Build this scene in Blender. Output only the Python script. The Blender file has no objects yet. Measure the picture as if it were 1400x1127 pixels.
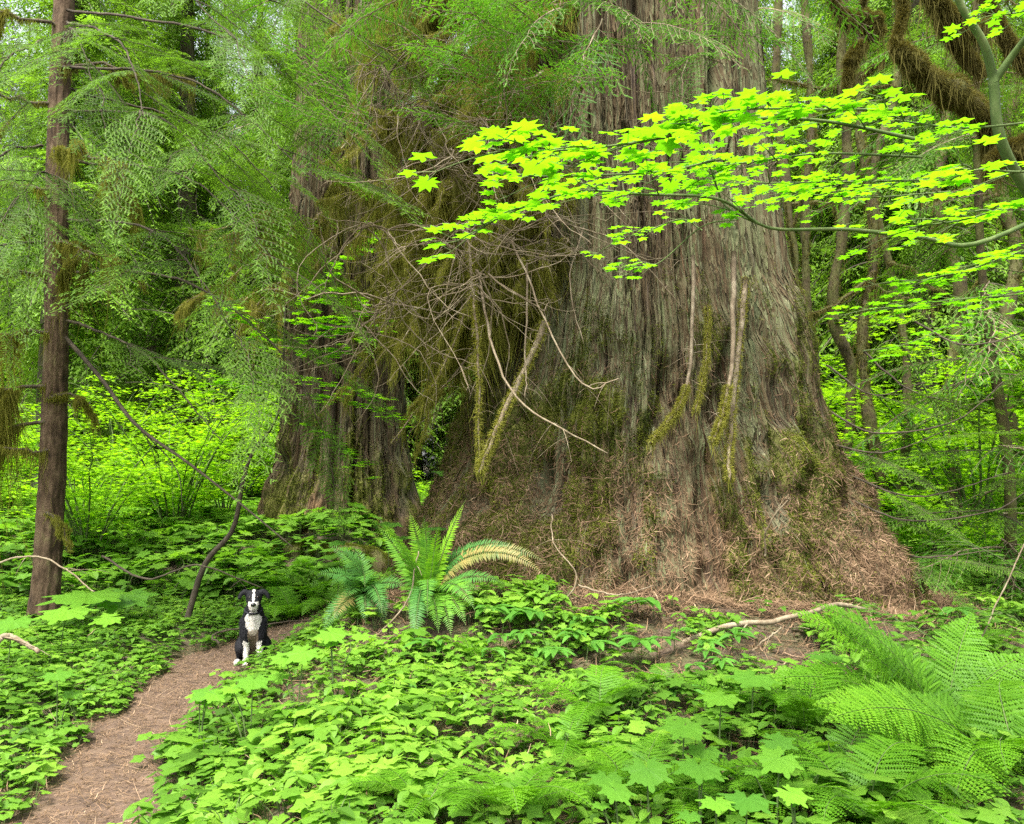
import bpy, math, numpy as np
from mathutils import Vector, Matrix, noise as mnoise
R = math.radians
C = bpy.context.scene.collection
# ------------------------------------------------------------------ camera, world, sun, exposure
scene = bpy.context.scene
FPX = 1165.0; CX, CY = 700.0, 563.5; CAMZ = 1.6; PITCH = math.atan((660 - 563.5) / FPX)
cam = bpy.data.cameras.new('camera'); cam.sensor_width = 36; cam.lens = 36 * FPX / 1400; cam.clip_end = 2000
camo = bpy.data.objects.new('camera', cam); C.objects.link(camo)
camo.location = (0, 0, CAMZ); camo.rotation_euler = (math.pi / 2 + PITCH, 0, 0); scene.camera = camo
SUN_EL, SUN_AZ = 64.0, 205.0     # azimuth clockwise from +Y: high, from behind the camera and a little to the left
w = bpy.data.worlds.new('World'); scene.world = w; w.use_nodes = True
nt = w.node_tree; bg = nt.nodes['Background']
sky = nt.nodes.new('ShaderNodeTexSky'); sky.sky_type = 'NISHITA'; sky.sun_disc = False
sky.sun_elevation = R(SUN_EL); sky.sun_rotation = R(SUN_AZ); sky.dust_density = 5; sky.air_density = 1.2; sky.ozone_density = .5
hs = nt.nodes.new('ShaderNodeHueSaturation'); hs.inputs['Saturation'].default_value = .35
nt.links.new(sky.outputs[0], hs.inputs['Color']); nt.links.new(hs.outputs[0], bg.inputs[0]); bg.inputs[1].default_value = .15
sun = bpy.data.lights.new('sun', 'SUN'); sun.energy = 2.4; sun.angle = R(14); sun.color = (1, .97, .90)
suno = bpy.data.objects.new('sun', sun); C.objects.link(suno); suno.location = (0, 0, 30)
sd = Vector((math.sin(R(SUN_AZ)) * math.cos(R(SUN_EL)), math.cos(R(SUN_AZ)) * math.cos(R(SUN_EL)), math.sin(R(SUN_EL))))
suno.rotation_euler = sd.to_track_quat('Z', 'Y').to_euler()
scene.view_settings.view_transform = 'Standard'; scene.view_settings.look = 'None'
scene.view_settings.exposure = 1.8; scene.view_settings.gamma = 1
cy = scene.cycles
cy.max_bounces = 8; cy.diffuse_bounces = 5; cy.glossy_bounces = 2; cy.transmission_bounces = 6; cy.transparent_max_bounces = 4
cy.caustics_reflective = False; cy.caustics_refractive = False; cy.use_adaptive_sampling = True; cy.adaptive_threshold = .01; cy.use_denoising = False; cy.volume_bounces = 0

# ------------------------------------------------------------------ helpers
A = np.array
def rg(seed): return np.random.default_rng(seed)
def ray(px, py):
    u = (px - CX) / FPX; v = (CY - py) / FPX; c, s = math.cos(PITCH), math.sin(PITCH)
    return A([u, c - v * s, s + v * c])
def at(px, py, Y):
    d = ray(px, py); return d * (Y / d[1]) + A([0, 0, CAMZ])
def hsh(ix, iy, iz, seed):
    h = (ix.astype(np.uint32) * np.uint32(374761393) + iy.astype(np.uint32) * np.uint32(668265263) +
         iz.astype(np.uint32) * np.uint32(2246822519) + np.uint32(seed * 3266489 % 4294967291))
    h = (h ^ (h >> np.uint32(13))) * np.uint32(1274126177); h = h ^ (h >> np.uint32(16))
    return (h & np.uint32(0xffff)).astype(np.float32) / 32767.5 - 1
def vn(x, y, z=0., seed=0):
    x, y, z = np.broadcast_arrays(np.asarray(x, float), np.asarray(y, float), np.asarray(z, float))
    xi, yi, zi = np.floor(x), np.floor(y), np.floor(z)
    fx, fy, fz = x - xi, y - yi, z - zi
    fx = fx * fx * (3 - 2 * fx); fy = fy * fy * (3 - 2 * fy); fz = fz * fz * (3 - 2 * fz)
    xi, yi, zi = xi.astype(np.int64), yi.astype(np.int64), zi.astype(np.int64)
    r = 0
    for a in (0, 1):
        for b in (0, 1):
            for c in (0, 1):
                r = r + hsh(xi + a, yi + b, zi + c, seed) * (fx if a else 1 - fx) * (fy if b else 1 - fy) * (fz if c else 1 - fz)
    return r
def fbm(x, y, z=0., seed=0, o=3):
    r = 0; a = 1; t = 0
    for k in range(o):
        r = r + a * vn(x * 2 ** k, y * 2 ** k, np.asarray(z) * 2 ** k, seed + k); t += a; a *= .5
    return r / t
def sst(a, b, x):
    t = np.clip((x - a) / (b - a), 0, 1); return t * t * (3 - 2 * t)
def nrm(v):
    return v / np.maximum(np.linalg.norm(v, axis=-1, keepdims=True), 1e-9)

class G:
    """collects triangles; build() links them as one mesh object"""
    def __init__(s): s.V = []; s.T = []; s.t = []; s.m = []; s.c = []; s.n = 0
    def add(s, V, T, tint=.5, mat=0, col=None):
        V = np.asarray(V, float).reshape(-1, 3); T = np.asarray(T, np.int64).reshape(-1, 3)
        s.V.append(V); s.T.append(T + s.n); s.t.append(np.broadcast_to(np.asarray(tint, float), (len(V),)))
        s.m.append(np.broadcast_to(np.asarray(mat), (len(T),))); s.c.append(col); s.n += len(V)
        return s
    def arr(s):
        return (np.concatenate(s.V), np.concatenate(s.T), np.concatenate(s.t), np.concatenate(s.m))
    def mesh(s, name, mats, smooth=False):
        V, T, t, m = s.arr()
        me = bpy.data.meshes.new(name)
        me.vertices.add(len(V)); me.vertices.foreach_set('co', V.astype(np.float32).ravel())
        me.loops.add(len(T) * 3); me.loops.foreach_set('vertex_index', T.astype(np.int32).ravel())
        me.polygons.add(len(T)); me.polygons.foreach_set('loop_start', np.arange(0, len(T) * 3, 3, dtype=np.int32))
        me.polygons.foreach_set('material_index', m.astype(np.int32))
        if smooth is True: me.polygons.foreach_set('use_smooth', np.ones(len(T), bool))
        elif smooth is False: me.polygons.foreach_set('use_smooth', np.zeros(len(T), bool))
        else: me.polygons.foreach_set('use_smooth', m == smooth)
        a = me.attributes.new('tint', 'FLOAT', 'POINT'); a.data.foreach_set('value', t.astype(np.float32))
        if s.c[0] is not None:
            col = np.concatenate(s.c); col = np.concatenate([col, np.ones((len(col), 1))], 1)
            a = me.attributes.new('col', 'FLOAT_COLOR', 'POINT'); a.data.foreach_set('color', col.astype(np.float32).ravel())
        for k in mats: me.materials.append(k)
        me.update(calc_edges=True)
        return me
    def build(s, name, mats, parent=None, smooth=False):
        o = bpy.data.objects.new(name, s.mesh(name, mats, smooth)); C.objects.link(o)
        if parent is not None: o.parent = parent
        return o
def tag(o, label, cat, group=None, kind=None):
    if label: o['label'] = label
    if cat: o['category'] = cat
    if group: o['group'] = group
    if kind: o['kind'] = kind
    return o
def empty(name, loc, label, cat, group=None, rz=0):
    o = bpy.data.objects.new(name, None); C.objects.link(o); o.location = tuple(loc); o.rotation_euler = (0, 0, rz)
    o.empty_display_size = .2
    return tag(o, label, cat, group)
def copy_tree(o, parent=None):
    c = o.copy(); C.objects.link(c); c.parent = parent
    for ch in list(o.children): copy_tree(ch, c)
    return c
def tube(P, r, k=6, cap=True):
    P = np.asarray(P, float); n = len(P); r = np.broadcast_to(np.asarray(r, float), (n,))
    d = nrm(np.gradient(P, axis=0)); ref = A([.31, .2, .93]) if abs(d[:, 2]).mean() < .8 else A([.95, .3, .1])
    u = nrm(np.cross(d, ref)); v = np.cross(d, u)
    a = np.arange(k) * 2 * math.pi / k
    V = P[:, None] + r[:, None, None] * (np.cos(a)[None, :, None] * u[:, None] + np.sin(a)[None, :, None] * v[:, None])
    V = V.reshape(-1, 3); i, j = np.meshgrid(np.arange(n - 1), np.arange(k), indexing='ij'); j2 = (j + 1) % k
    q = np.stack([i * k + j, i * k + j2, (i + 1) * k + j2, (i + 1) * k + j], -1).reshape(-1, 4)
    T = np.concatenate([q[:, [0, 1, 2]], q[:, [0, 2, 3]]])
    if cap:
        for b in (0, (n - 1) * k): T = np.concatenate([T, [[b, b + j, b + j + 1] for j in range(1, k - 1)]])
    return V, T
def smooth_poly(P, n):
    """Catmull-Rom through P, n points"""
    P = np.asarray(P, float); Q = np.concatenate([[2 * P[0] - P[1]], P, [2 * P[-1] - P[-2]]])
    t = np.linspace(0, len(P) - 1 - 1e-6, n); i = t.astype(int); f = (t - i)[:, None]
    a, b, c, d = Q[i], Q[i + 1], Q[i + 2], Q[i + 3]
    return .5 * (2 * b + (c - a) * f + (2 * a - 5 * b + 4 * c - d) * f ** 2 + (3 * b - a - 3 * c + d) * f ** 3)
def frames(x, up):
    x = nrm(x); y = nrm(np.cross(np.broadcast_to(up, x.shape), x)); z = np.cross(x, y)
    return np.stack([x, y, z], -1)          # columns
def euler(yaw, tilt, tdir):
    """rotation about z by yaw then tilt by angle about a horizontal axis of direction tdir"""
    K = len(yaw); c, s = np.cos(yaw), np.sin(yaw); Z = np.zeros(K); O = np.ones(K)
    Rz = np.stack([np.stack([c, -s, Z], -1), np.stack([s, c, Z], -1), np.stack([Z, Z, O], -1)], 1)
    ax = np.stack([np.cos(tdir), np.sin(tdir), Z], -1); ct, st = np.cos(tilt), np.sin(tilt)
    Km = np.stack([np.stack([Z, -ax[:, 2], ax[:, 1]], -1), np.stack([ax[:, 2], Z, -ax[:, 0]], -1), np.stack([-ax[:, 1], ax[:, 0], Z], -1)], 1)
    Rt = np.eye(3)[None] + st[:, None, None] * Km + (1 - ct)[:, None, None] * (Km @ Km)
    return Rt @ Rz
def inst(proto, pos, M, scale, dt=0.):
    """merge K copies of proto (V,T,t,m) -> (V,T,t,m)"""
    V, T, t, m = proto; K = len(pos)
    W = np.einsum('kij,nj->kni', M, V) * np.asarray(scale, float).reshape(-1, 1, 1) + pos[:, None]
    TT = (T[None] + (np.arange(K) * len(V))[:, None, None]).reshape(-1, 3)
    tt = (t[None] + np.broadcast_to(np.asarray(dt, float), (K,))[:, None]).ravel()
    return W.reshape(-1, 3), TT, tt, np.tile(m, K)
def ribbons(P, D, N, L, wd, bend=.3, rng=None, taper=.4):
    """curved thin strips: base P, direction D, surface normal N, length L, width wd -> V,T"""
    K = len(P); S = nrm(np.cross(D, N)); L = L[:, None]; wd = np.asarray(wd).reshape(-1, 1) * np.ones((K, 1)) / 2
    b = (rng.uniform(-1, 1, (K, 1)) * bend) if rng is not None else bend
    p1 = P + D * L * .5 + S * L * .18 * b; p2 = P + D * L + S * L * .6 * b
    V = np.stack([P - S * wd, P + S * wd, p1 - S * wd, p1 + S * wd, p2 - S * wd * taper, p2 + S * wd * taper], 1).reshape(-1, 3)
    o = (np.arange(K) * 6)[:, None, None]
    T = (A([[0, 1, 3], [0, 3, 2], [2, 3, 5], [2, 5, 4]])[None] + o).reshape(-1, 3)
    return V, T

# ------------------------------------------------------------------ materials
def newmat(name):
    m = bpy.data.materials.new(name); m.use_nodes = True; n = m.node_tree
    for k in list(n.nodes): n.nodes.remove(k)
    out = n.nodes.new('ShaderNodeOutputMaterial'); return m, n, out
def ramp(n, fac, cols, lo=0., hi=1.):
    r = n.nodes.new('ShaderNodeValToRGB'); e = r.color_ramp.elements
    while len(e) < len(cols): e.new(.5)
    for i, c in enumerate(cols):
        e[i].position = lo + (hi - lo) * i / (len(cols) - 1); e[i].color = (*c, 1)
    n.links.new(fac, r.inputs[0]); return r.outputs[0]
def leafmat(name, cols, trans=.45, tcol=(1.25, 1.35, .55), rough=.45, spec=.16, orand=.25, ns=9.):
    m, n, out = newmat(name); L = n.links.new
    at_ = n.nodes.new('ShaderNodeAttribute'); at_.attribute_name = 'tint'
    oi = n.nodes.new('ShaderNodeObjectInfo'); tc = n.nodes.new('ShaderNodeTexCoord')
    nz = n.nodes.new('ShaderNodeTexNoise'); nz.inputs['Scale'].default_value = ns; nz.inputs['Detail'].default_value = 3
    L(tc.outputs['Object'], nz.inputs['Vector'])
    a = n.nodes.new('ShaderNodeMath'); a.operation = 'MULTIPLY_ADD'; a.inputs[1].default_value = orand; a.inputs[2].default_value = -orand / 2
    L(oi.outputs['Random'], a.inputs[0])
    b = n.nodes.new('ShaderNodeMath'); b.operation = 'MULTIPLY_ADD'; b.inputs[1].default_value = .3; b.inputs[2].default_value = -.15
    L(nz.outputs['Fac'], b.inputs[0])
    c = n.nodes.new('ShaderNodeMath'); c.operation = 'ADD'; L(a.outputs[0], c.inputs[0]); L(b.outputs[0], c.inputs[1])
    d = n.nodes.new('ShaderNodeMath'); d.operation = 'ADD'; d.use_clamp = True; L(c.outputs[0], d.inputs[0]); L(at_.outputs['Fac'], d.inputs[1])
    col = ramp(n, d.outputs[0], cols)
    p = n.nodes.new('ShaderNodeBsdfPrincipled'); p.inputs['Roughness'].default_value = rough; p.inputs['Specular IOR Level'].default_value = spec
    L(col, p.inputs['Base Color'])
    t = n.nodes.new('ShaderNodeBsdfTranslucent')
    mx = n.nodes.new('ShaderNodeMix'); mx.data_type = 'RGBA'; mx.blend_type = 'MULTIPLY'; mx.inputs[0].default_value = 1
    L(col, mx.inputs[6]); mx.inputs[7].default_value = (*[k * 1.0 for k in tcol], 1); mx.clamp_result = False
    L(mx.outputs[2], t.inputs['Color'])
    s = n.nodes.new('ShaderNodeMixShader'); s.inputs[0].default_value = trans
    L(p.outputs[0], s.inputs[1]); L(t.outputs[0], s.inputs[2]); L(s.outputs[0], out.inputs['Surface'])
    return m
def barkmat(name, cols, sc=14., stretch=.12, bump=.6, usecol=False, rough=.9, dist=.02):
    m, n, out = newmat(name); L = n.links.new
    tc = n.nodes.new('ShaderNodeTexCoord'); mp = n.nodes.new('ShaderNodeMapping'); mp.inputs['Scale'].default_value = (1, 1, stretch)
    L(tc.outputs['Object'], mp.inputs['Vector'])
    nz = n.nodes.new('ShaderNodeTexNoise'); nz.inputs['Scale'].default_value = sc; nz.inputs['Detail'].default_value = 8; nz.inputs['Roughness'].default_value = .65
    L(mp.outputs[0], nz.inputs['Vector'])
    n2 = n.nodes.new('ShaderNodeTexNoise'); n2.inputs['Scale'].default_value = sc * .25; n2.inputs['Detail'].default_value = 5
    L(tc.outputs['Object'], n2.inputs['Vector'])
    av = n.nodes.new('ShaderNodeMath'); av.operation = 'MULTIPLY_ADD'; av.inputs[1].default_value = .5
    L(n2.outputs['Fac'], av.inputs[0])
    h = n.nodes.new('ShaderNodeMath'); h.operation = 'MULTIPLY'; h.inputs[1].default_value = .5; L(nz.outputs['Fac'], h.inputs[0]); L(h.outputs[0], av.inputs[2])
    col = ramp(n, av.outputs[0], cols, .36, .64)
    p = n.nodes.new('ShaderNodeBsdfPrincipled'); p.inputs['Roughness'].default_value = rough; p.inputs['Specular IOR Level'].default_value = .2
    if usecol:
        ac = n.nodes.new('ShaderNodeAttribute'); ac.attribute_name = 'col'
        mx = n.nodes.new('ShaderNodeMix'); mx.data_type = 'RGBA'; mx.blend_type = 'MULTIPLY'; mx.inputs[0].default_value = 1
        L(ac.outputs['Color'], mx.inputs[6]); L(col, mx.inputs[7]); L(mx.outputs[2], p.inputs['Base Color'])
    else: L(col, p.inputs['Base Color'])
    bp = n.nodes.new('ShaderNodeBump'); bp.inputs['Strength'].default_value = bump; bp.inputs['Distance'].default_value = dist
    L(nz.outputs['Fac'], bp.inputs['Height']); L(bp.outputs[0], p.inputs['Normal']); L(p.outputs[0], out.inputs['Surface'])
    return m
M = {}
M['hemlock'] = leafmat('hemlock_needles', [(.035, .07, .012), (.07, .14, .018), (.12, .24, .024), (.22, .42, .04)], .45, rough=.5)
M['cedar'] = leafmat('cedar_scales', [(.03, .08, .012), (.06, .16, .018), (.10, .25, .024), (.17, .36, .035)], .45, rough=.5)
M['farneedle'] = leafmat('distant_needles', [(.07, .13, .018), (.12, .22, .026), (.17, .31, .033), (.24, .42, .045)], .5, orand=.4, ns=.6)
M['maple'] = leafmat('vine_maple_leaf', [(.07, .22, .012), (.12, .33, .013), (.17, .42, .015), (.24, .50, .02)], .6, (1.2, 1.3, .35), rough=.4)
M['farmaple'] = leafmat('thicket_leaf', [(.09, .20, .012), (.16, .33, .015), (.24, .45, .02), (.34, .56, .03)], .55, (1.3, 1.35, .4), orand=.35, ns=1.2)
M['herb'] = leafmat('herb_leaf', [(.05, .12, .012), (.09, .21, .02), (.14, .29, .028), (.21, .38, .04)], .45, ns=3., rough=.4)
M['club'] = leafmat('broad_leaf', [(.045, .15, .025), (.075, .20, .022), (.12, .28, .025), (.18, .37, .03)], .4, rough=.4)
M['seal'] = leafmat('lance_leaf', [(.035, .12, .014), (.06, .18, .022), (.09, .24, .03), (.13, .30, .04)], .35, rough=.35, spec=.3)
M['fern'] = leafmat('lady_fern_leaf', [(.045, .13, .008), (.075, .20, .011), (.115, .28, .014), (.19, .39, .02)], .45)
M['sword'] = leafmat('sword_fern_leaf', [(.30, .24, .08), (.045, .135, .03), (.075, .20, .04), (.14, .32, .03), (.22, .42, .02)], .35, rough=.4, orand=0.)
M['moss'] = leafmat('moss_strand', [(.08, .08, .018), (.15, .155, .026), (.23, .235, .04), (.32, .32, .07)], .45, (1.2, 1.1, .6), rough=.9, spec=.1)
M['mossdark'] = leafmat('brown_moss', [(.04, .034, .01), (.08, .07, .018), (.13, .12, .03), (.20, .19, .05)], .3, (1.2, 1.1, .6), rough=.9, spec=.1)
M['mossgreen'] = leafmat('moss_cushion', [(.035, .05, .008), (.075, .095, .013), (.125, .145, .018), (.19, .21, .03)], .25, (1.1, 1.15, .6), rough=.9, spec=.1)
M['litter'] = leafmat('dry_cedar_litter', [(.055, .034, .018), (.13, .082, .042), (.23, .145, .085), (.40, .29, .18)], .1, (1, .8, .6), rough=.8, spec=.2)
M['barkstrip'] = leafmat('bark_fibre_strip', [(.042, .032, .019), (.09, .064, .034), (.11, .10, .054), (.12, .135, .062), (.185, .185, .105)], .0, rough=.85, spec=.1)
M['deadwood'] = barkmat('dead_twig_wood', [(.10, .075, .045), (.18, .14, .09), (.29, .245, .165)], 30, .5, .3)
M['darkwood'] = barkmat('dark_twig_wood', [(.03, .025, .018), (.06, .048, .032), (.09, .075, .05)], 30, .5, .3)
M['greenwood'] = barkmat('green_maple_bark', [(.05, .08, .025), (.08, .12, .035), (.13, .16, .06)], 22, .4, .3)
M['hembark'] = barkmat('hemlock_bark', [(.03, .02, .012), (.065, .042, .024), (.11, .075, .045), (.13, .11, .05)], 22, .35, .9, dist=.03)
M['farbark'] = barkmat('far_bark', [(.05, .042, .03), (.10, .085, .06), (.16, .14, .10)], 9, .15, .8, dist=.05)
M['mossbark'] = barkmat('mossy_bark', [(.03, .025, .014), (.065, .052, .024), (.07, .075, .02), (.12, .11, .05)], 10, .5, .8, dist=.04)
M['bigbark'] = barkmat('giant_cedar_bark', [(.45, .42, .38), (.85, .82, .78), (1.25, 1.2, 1.12), (1.7, 1.6, 1.5)], 34, .045, .8, usecol=True, dist=.025)
def groundmat(name, cols, sc, b):
    m, n, out = newmat(name); L = n.links.new
    tc = n.nodes.new('ShaderNodeTexCoord'); nz = n.nodes.new('ShaderNodeTexNoise'); nz.inputs['Scale'].default_value = sc; nz.inputs['Detail'].default_value = 10; nz.inputs['Roughness'].default_value = .7
    L(tc.outputs['Object'], nz.inputs['Vector']); col = ramp(n, nz.outputs['Fac'], cols, .3, .7)
    p = n.nodes.new('ShaderNodeBsdfPrincipled'); p.inputs['Roughness'].default_value = .95; L(col, p.inputs['Base Color'])
    bp = n.nodes.new('ShaderNodeBump'); bp.inputs['Strength'].default_value = b; bp.inputs['Distance'].default_value = .02
    L(nz.outputs['Fac'], bp.inputs['Height']); L(bp.outputs[0], p.inputs['Normal']); L(p.outputs[0], out.inputs['Surface']); return m
M['soil'] = groundmat('forest_soil', [(.03, .02, .012), (.07, .045, .028), (.06, .06, .02), (.12, .08, .05)], 6, .8)
M['pathsoil'] = groundmat('path_soil', [(.038, .023, .014), (.07, .042, .025), (.105, .066, .04), (.14, .093, .06)], 9, .6)

# ------------------------------------------------------------------ terrain
PY = A([-6, 0, 4, 5.65, 6.8, 7.8, 8.3, 9.0, 9.8, 11, 14, 20]); PX = A([-1.6, -1.7, -1.95, -2.38, -2.56, -2.62, -2.52, -2.3, -1.9, -1.45, -.9, -.3])
def pathx(y): return np.interp(y, PY, PX)
TX, TY = 1.51, 9.6
def hgt(x, y):
    x = np.asarray(x, float); y = np.asarray(y, float); d = x - pathx(y)
    near = 1 - sst(11, 16, y)
    bank = (.36 * sst(.3, 1.5, d) - .22 * sst(3.6, 6.5, d)) * near
    left = .10 * sst(.3, 1.2, -d) * near
    rise = .6 * sst(10.5, 14, y) * sst(.6, 1.5, np.abs(d)) * (1 - .6 * sst(1, 5, x)) + .035 * np.maximum(y - 14, 0)
    rise = np.minimum(rise, 3.5)
    rt = np.hypot(x - TX, y - TY); mound = .28 * (1 - sst(2.6, 4.6, rt))
    mound2 = .35 * np.exp(-((x + 2.6) ** 2 + (y - 12.6) ** 2) / 1.6)
    nz = .05 * vn(x * 1.3, y * 1.3, 0, 3) + .02 * vn(x * 4, y * 4, 0, 4)
    nz = (nz + .018 * vn(x * 11, y * 11, 0, 6) + .035 * vn(x * 4.5, y * 4.5, 0, 7) * (1 - sst(3, 4.6, rt))) * sst(.3, .8, np.abs(d)) + .008 * vn(x * 7, y * 7, 0, 5)
    big = .25 * vn(x * .15, y * .15, 0, 9) * sst(14, 25, np.hypot(x, y))
    return bank + left + rise + mound + mound2 + nz + big
def hit(px, py, zoff=0.):
    d = ray(px, py); t = 2.5
    while t < 80:
        p = d * t + A([0, 0, CAMZ])
        if p[2] - zoff < hgt(p[0], p[1]): break
        t += .03
    p[2] = hgt(p[0], p[1]); return p
def grid_axis(a, b, near, far, c, fine):
    xs = [c]; st = fine
    while xs[-1] < b: xs.append(xs[-1] + st * (1 if abs(xs[-1] - c) < near else (1 + (abs(xs[-1] - c) - near) * far)))
    ys = [c]
    while ys[-1] > a: ys.append(ys[-1] - st * (1 if abs(ys[-1] - c) < near else (1 + (abs(ys[-1] - c) - near) * far)))
    return A(sorted(set(xs + ys)))
def gridT(n, m):
    i, j = np.meshgrid(np.arange(n - 1), np.arange(m - 1), indexing='ij')
    a = (i * m + j).ravel(); return np.concatenate([np.stack([a, a + m, a + m + 1], -1), np.stack([a, a + m + 1, a + 1], -1)])
gx = grid_axis(-130, 130, 6, .5, 0, .06); gy = grid_axis(-90, 150, 6, .5, 7, .06)
X, Y = np.meshgrid(gx, gy, indexing='ij')
g = G(); g.add(np.stack([X, Y, hgt(X, Y)], -1), gridT(len(gx), len(gy)))
tag(g.build('ground', [M['soil']], smooth=True), None, None, kind='structure')
ys = np.arange(-5, 16, .04); ss = np.linspace(-1, 1, 26)
YY, SS = np.meshgrid(ys, ss, indexing='ij'); hw = .42 + .05 * vn(YY * 1.7, np.sign(SS) * 5, 0, 2)
XX = pathx(YY) + SS * hw; XX = pathx(YY) + SS * hw
g = G(); g.add(np.stack([XX, YY, hgt(XX, YY) + .012 - .02 * np.abs(SS) ** 6 + .01 * vn(XX * 9, YY * 9, 0, 8)], -1), gridT(len(ys), len(ss))[:, ::-1])
tag(g.build('path', [M['pathsoil']], smooth=True), None, None, kind='structure')

# ------------------------------------------------------------------ leaf and plant shapes (V,T,t,m)
def pack(V, T, t=0., m=0):
    V = np.asarray(V, float); T = np.asarray(T, int)
    return V, T, np.broadcast_to(np.asarray(t, float), (len(V),)).copy(), np.full(len(T), m)
def palmate(nl=7, spread=150, depth=.42, teeth=0, base=.25, curl=.12, lobew=1.):
    """leaf of radius about 1, petiole at origin, middle lobe along +x"""
    pts = []; al = np.linspace(-spread, spread, nl)
    for i, a in enumerate(al):
        rl = 1 - .35 * (abs(a) / spread) ** 1.6
        st = al[1] - al[0]
        if i == 0: pts.append((a - st * .45, base))
        if teeth:
            pts += [(a - st * .3, rl * .72), (a - st * .17, rl * .70), (a - st * .13, rl * .88), (a, rl), (a + st * .13, rl * .88), (a + st * .17, rl * .70), (a + st * .3, rl * .72)]
        else: pts += [(a - st * .24 * lobew, rl * .72), (a, rl), (a + st * .24 * lobew, rl * .72)]
        pts.append((a + st * .5, rl * (1 - depth) * .9 if i < nl - 1 else base))
    P = A([[r * math.cos(R(a)), r * math.sin(R(a)), curl * (-(r ** 2)) * .8 + .07 * math.cos(2 * math.pi * (a + spread) / (al[1] - al[0])) * (r - .3)] for a, r in pts])
    V = np.concatenate([[[0, 0, 0]], P]); n = len(P)
    return pack(V, [[0, i, i + 1] for i in range(1, n)])
def ovate(wd=.5, pt=.45, fold=.12, droop=.15, k=4):
    """leaf of length 1 along +x from origin"""
    s = np.linspace(0, 1, k + 2); wv = wd / 2 * np.sin(math.pi * s ** (math.log(.5) / math.log(pt))) ** .8
    z = -droop * s ** 2
    mid = np.stack([s, 0 * s, z - 0], -1); l = np.stack([s, wv, z + fold * wv * 2], -1)[1:-1]; r = l * A([1, -1, 1])
    V = np.concatenate([mid, l, r]); T = []; n = k + 2; L0, R0 = n, n + k
    for i in range(n - 1):
        for b, f in ((L0, 0), (R0, 1)):
            a0 = i; a1 = i + 1; b0 = b + i - 1 if i > 0 else None; b1 = b + i if i < k else None
            if b0 is None: t = [[a0, a1, b1]]
            elif b1 is None: t = [[a0, a1, b0]]
            else: t = [[a0, a1, b1], [a0, b1, b0]]
            T += [q[::-1] if f else q for q in t]
    return pack(V, T)
def merge(ps):
    g = G()
    for V, T, t, m in ps: g.add(V, T, t, m)
    return g.arr()
def place(p, loc, yaw=0., tilt=0., tdir=0., s=1., dt=0.):
    return inst(p, A([loc], float), euler(A([yaw]), A([tilt]), A([tdir])), A([s]), dt)
def stem(P, r, m=1, t=.4):
    V, T = tube(P, r, 3, False); return pack(V, T, t, m)
L_ov = ovate(.62, .42, .15, .2, 3); L_lance = ovate(.34, .42, .2, .35, 5); L_round = palmate(5, 140, .22, 0, .55, .15, 1.3)
L_maple = palmate(7, 140, .36, 0, .35, .10); L_club = palmate(7, 145, .27, 1, .6, .16); L_club2 = palmate(5, 135, .24, 1, .6, .18)
LMV = [palmate(7, 140, .36, 0, .35, .10), palmate(7, 132, .30, 0, .4, .28, 1.1), palmate(9, 150, .34, 0, .35, .18, 1.1), palmate(5, 125, .36, 0, .35, .22, 1.05)]
L_heart = palmate(3, 95, .06, 0, .55, .2, 1.6)
def pl_trefoil(rng):
    out = [stem([[0, 0, 0], [0, 0, 1]], .012)]; a0 = rng.uniform(0, 6.3)
    for k in range(3):
        a = a0 + k * 2.094; out.append(place(L_ov, (0, 0, 1), a, rng.uniform(.1, .35), a + math.pi / 2, rng.uniform(.42, .55), rng.uniform(-.08, .08)))
    return merge(out)
def pl_clump(rng, leaf, n=6, sp=.6, s=.42):
    out = []
    for k in range(n):
        a = k * 2.4 + rng.uniform(-.3, .3); rr = rng.uniform(.15, 1) * sp; h = rng.uniform(.5, 1.05)
        p = (rr * math.cos(a), rr * math.sin(a), h)
        out.append(stem([[0, 0, 0], [p[0] * .5, p[1] * .5, h * .7], p], .012))
        out.append(place(leaf, p, a + rng.uniform(-.5, .5), rng.uniform(0, .45), a + math.pi / 2, s * rng.uniform(.7, 1.2), rng.uniform(-.15, .15)))
    return merge(out)
rr_ = rg(1)
HERBS = [pl_trefoil(rr_), pl_trefoil(rr_), pl_clump(rr_, L_round), pl_clump(rr_, L_round, 7, .8, .34), pl_clump(rr_, L_heart, 4, .4, .42),
         pl_clump(rr_, L_ov, 8, .35, .4), pl_clump(rr_, L_maple, 4, .5, .46), pl_clump(rr_, L_heart, 6, .7, .3)]
def scatter_herbs(name, label, pts, hs, seed, wts, tb=0., kind='stuff', mats=None, cat='ground plants'):
    rng = rg(seed); g = G(); wts = A(wts, float); which = rng.choice(len(HERBS), len(pts), p=wts / wts.sum())
    pn = vn(pts[:, 0] * 1.1, pts[:, 1] * 1.1, 0, seed + 7) * .2 + vn(pts[:, 0] * 4, pts[:, 1] * 4, 0, seed + 8) * .12
    for k in range(len(HERBS)):
        s = which == k; K = s.sum()
        if not K: continue
        P = pts[s]; z = hgt(P[:, 0], P[:, 1]); pos = np.stack([P[:, 0], P[:, 1], z - .01], -1)
        Mx = euler(rng.uniform(0, 6.28, K), rng.uniform(0, .3, K), rng.uniform(0, 6.28, K))
        g.add(*inst(HERBS[k], pos, Mx, hs[s], rng.normal(.44 + tb, .19, K) + pn[s] * 1.2))
    return tag(g.build(name, mats or [M['herb'], M['greenwood']]), label, cat, kind=kind)
def sample(seed, n, x0, x1, y0, y1, keep):
    rng = rg(seed); P = np.stack([rng.uniform(x0, x1, n), rng.uniform(y0, y1, n)], -1)
    return P[keep(P[:, 0], P[:, 1], rng.uniform(0, 1, n))]
def infr(x, y, mrg=1.2): return np.abs(x) < (np.maximum(y, 0) * .62 + mrg)
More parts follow.
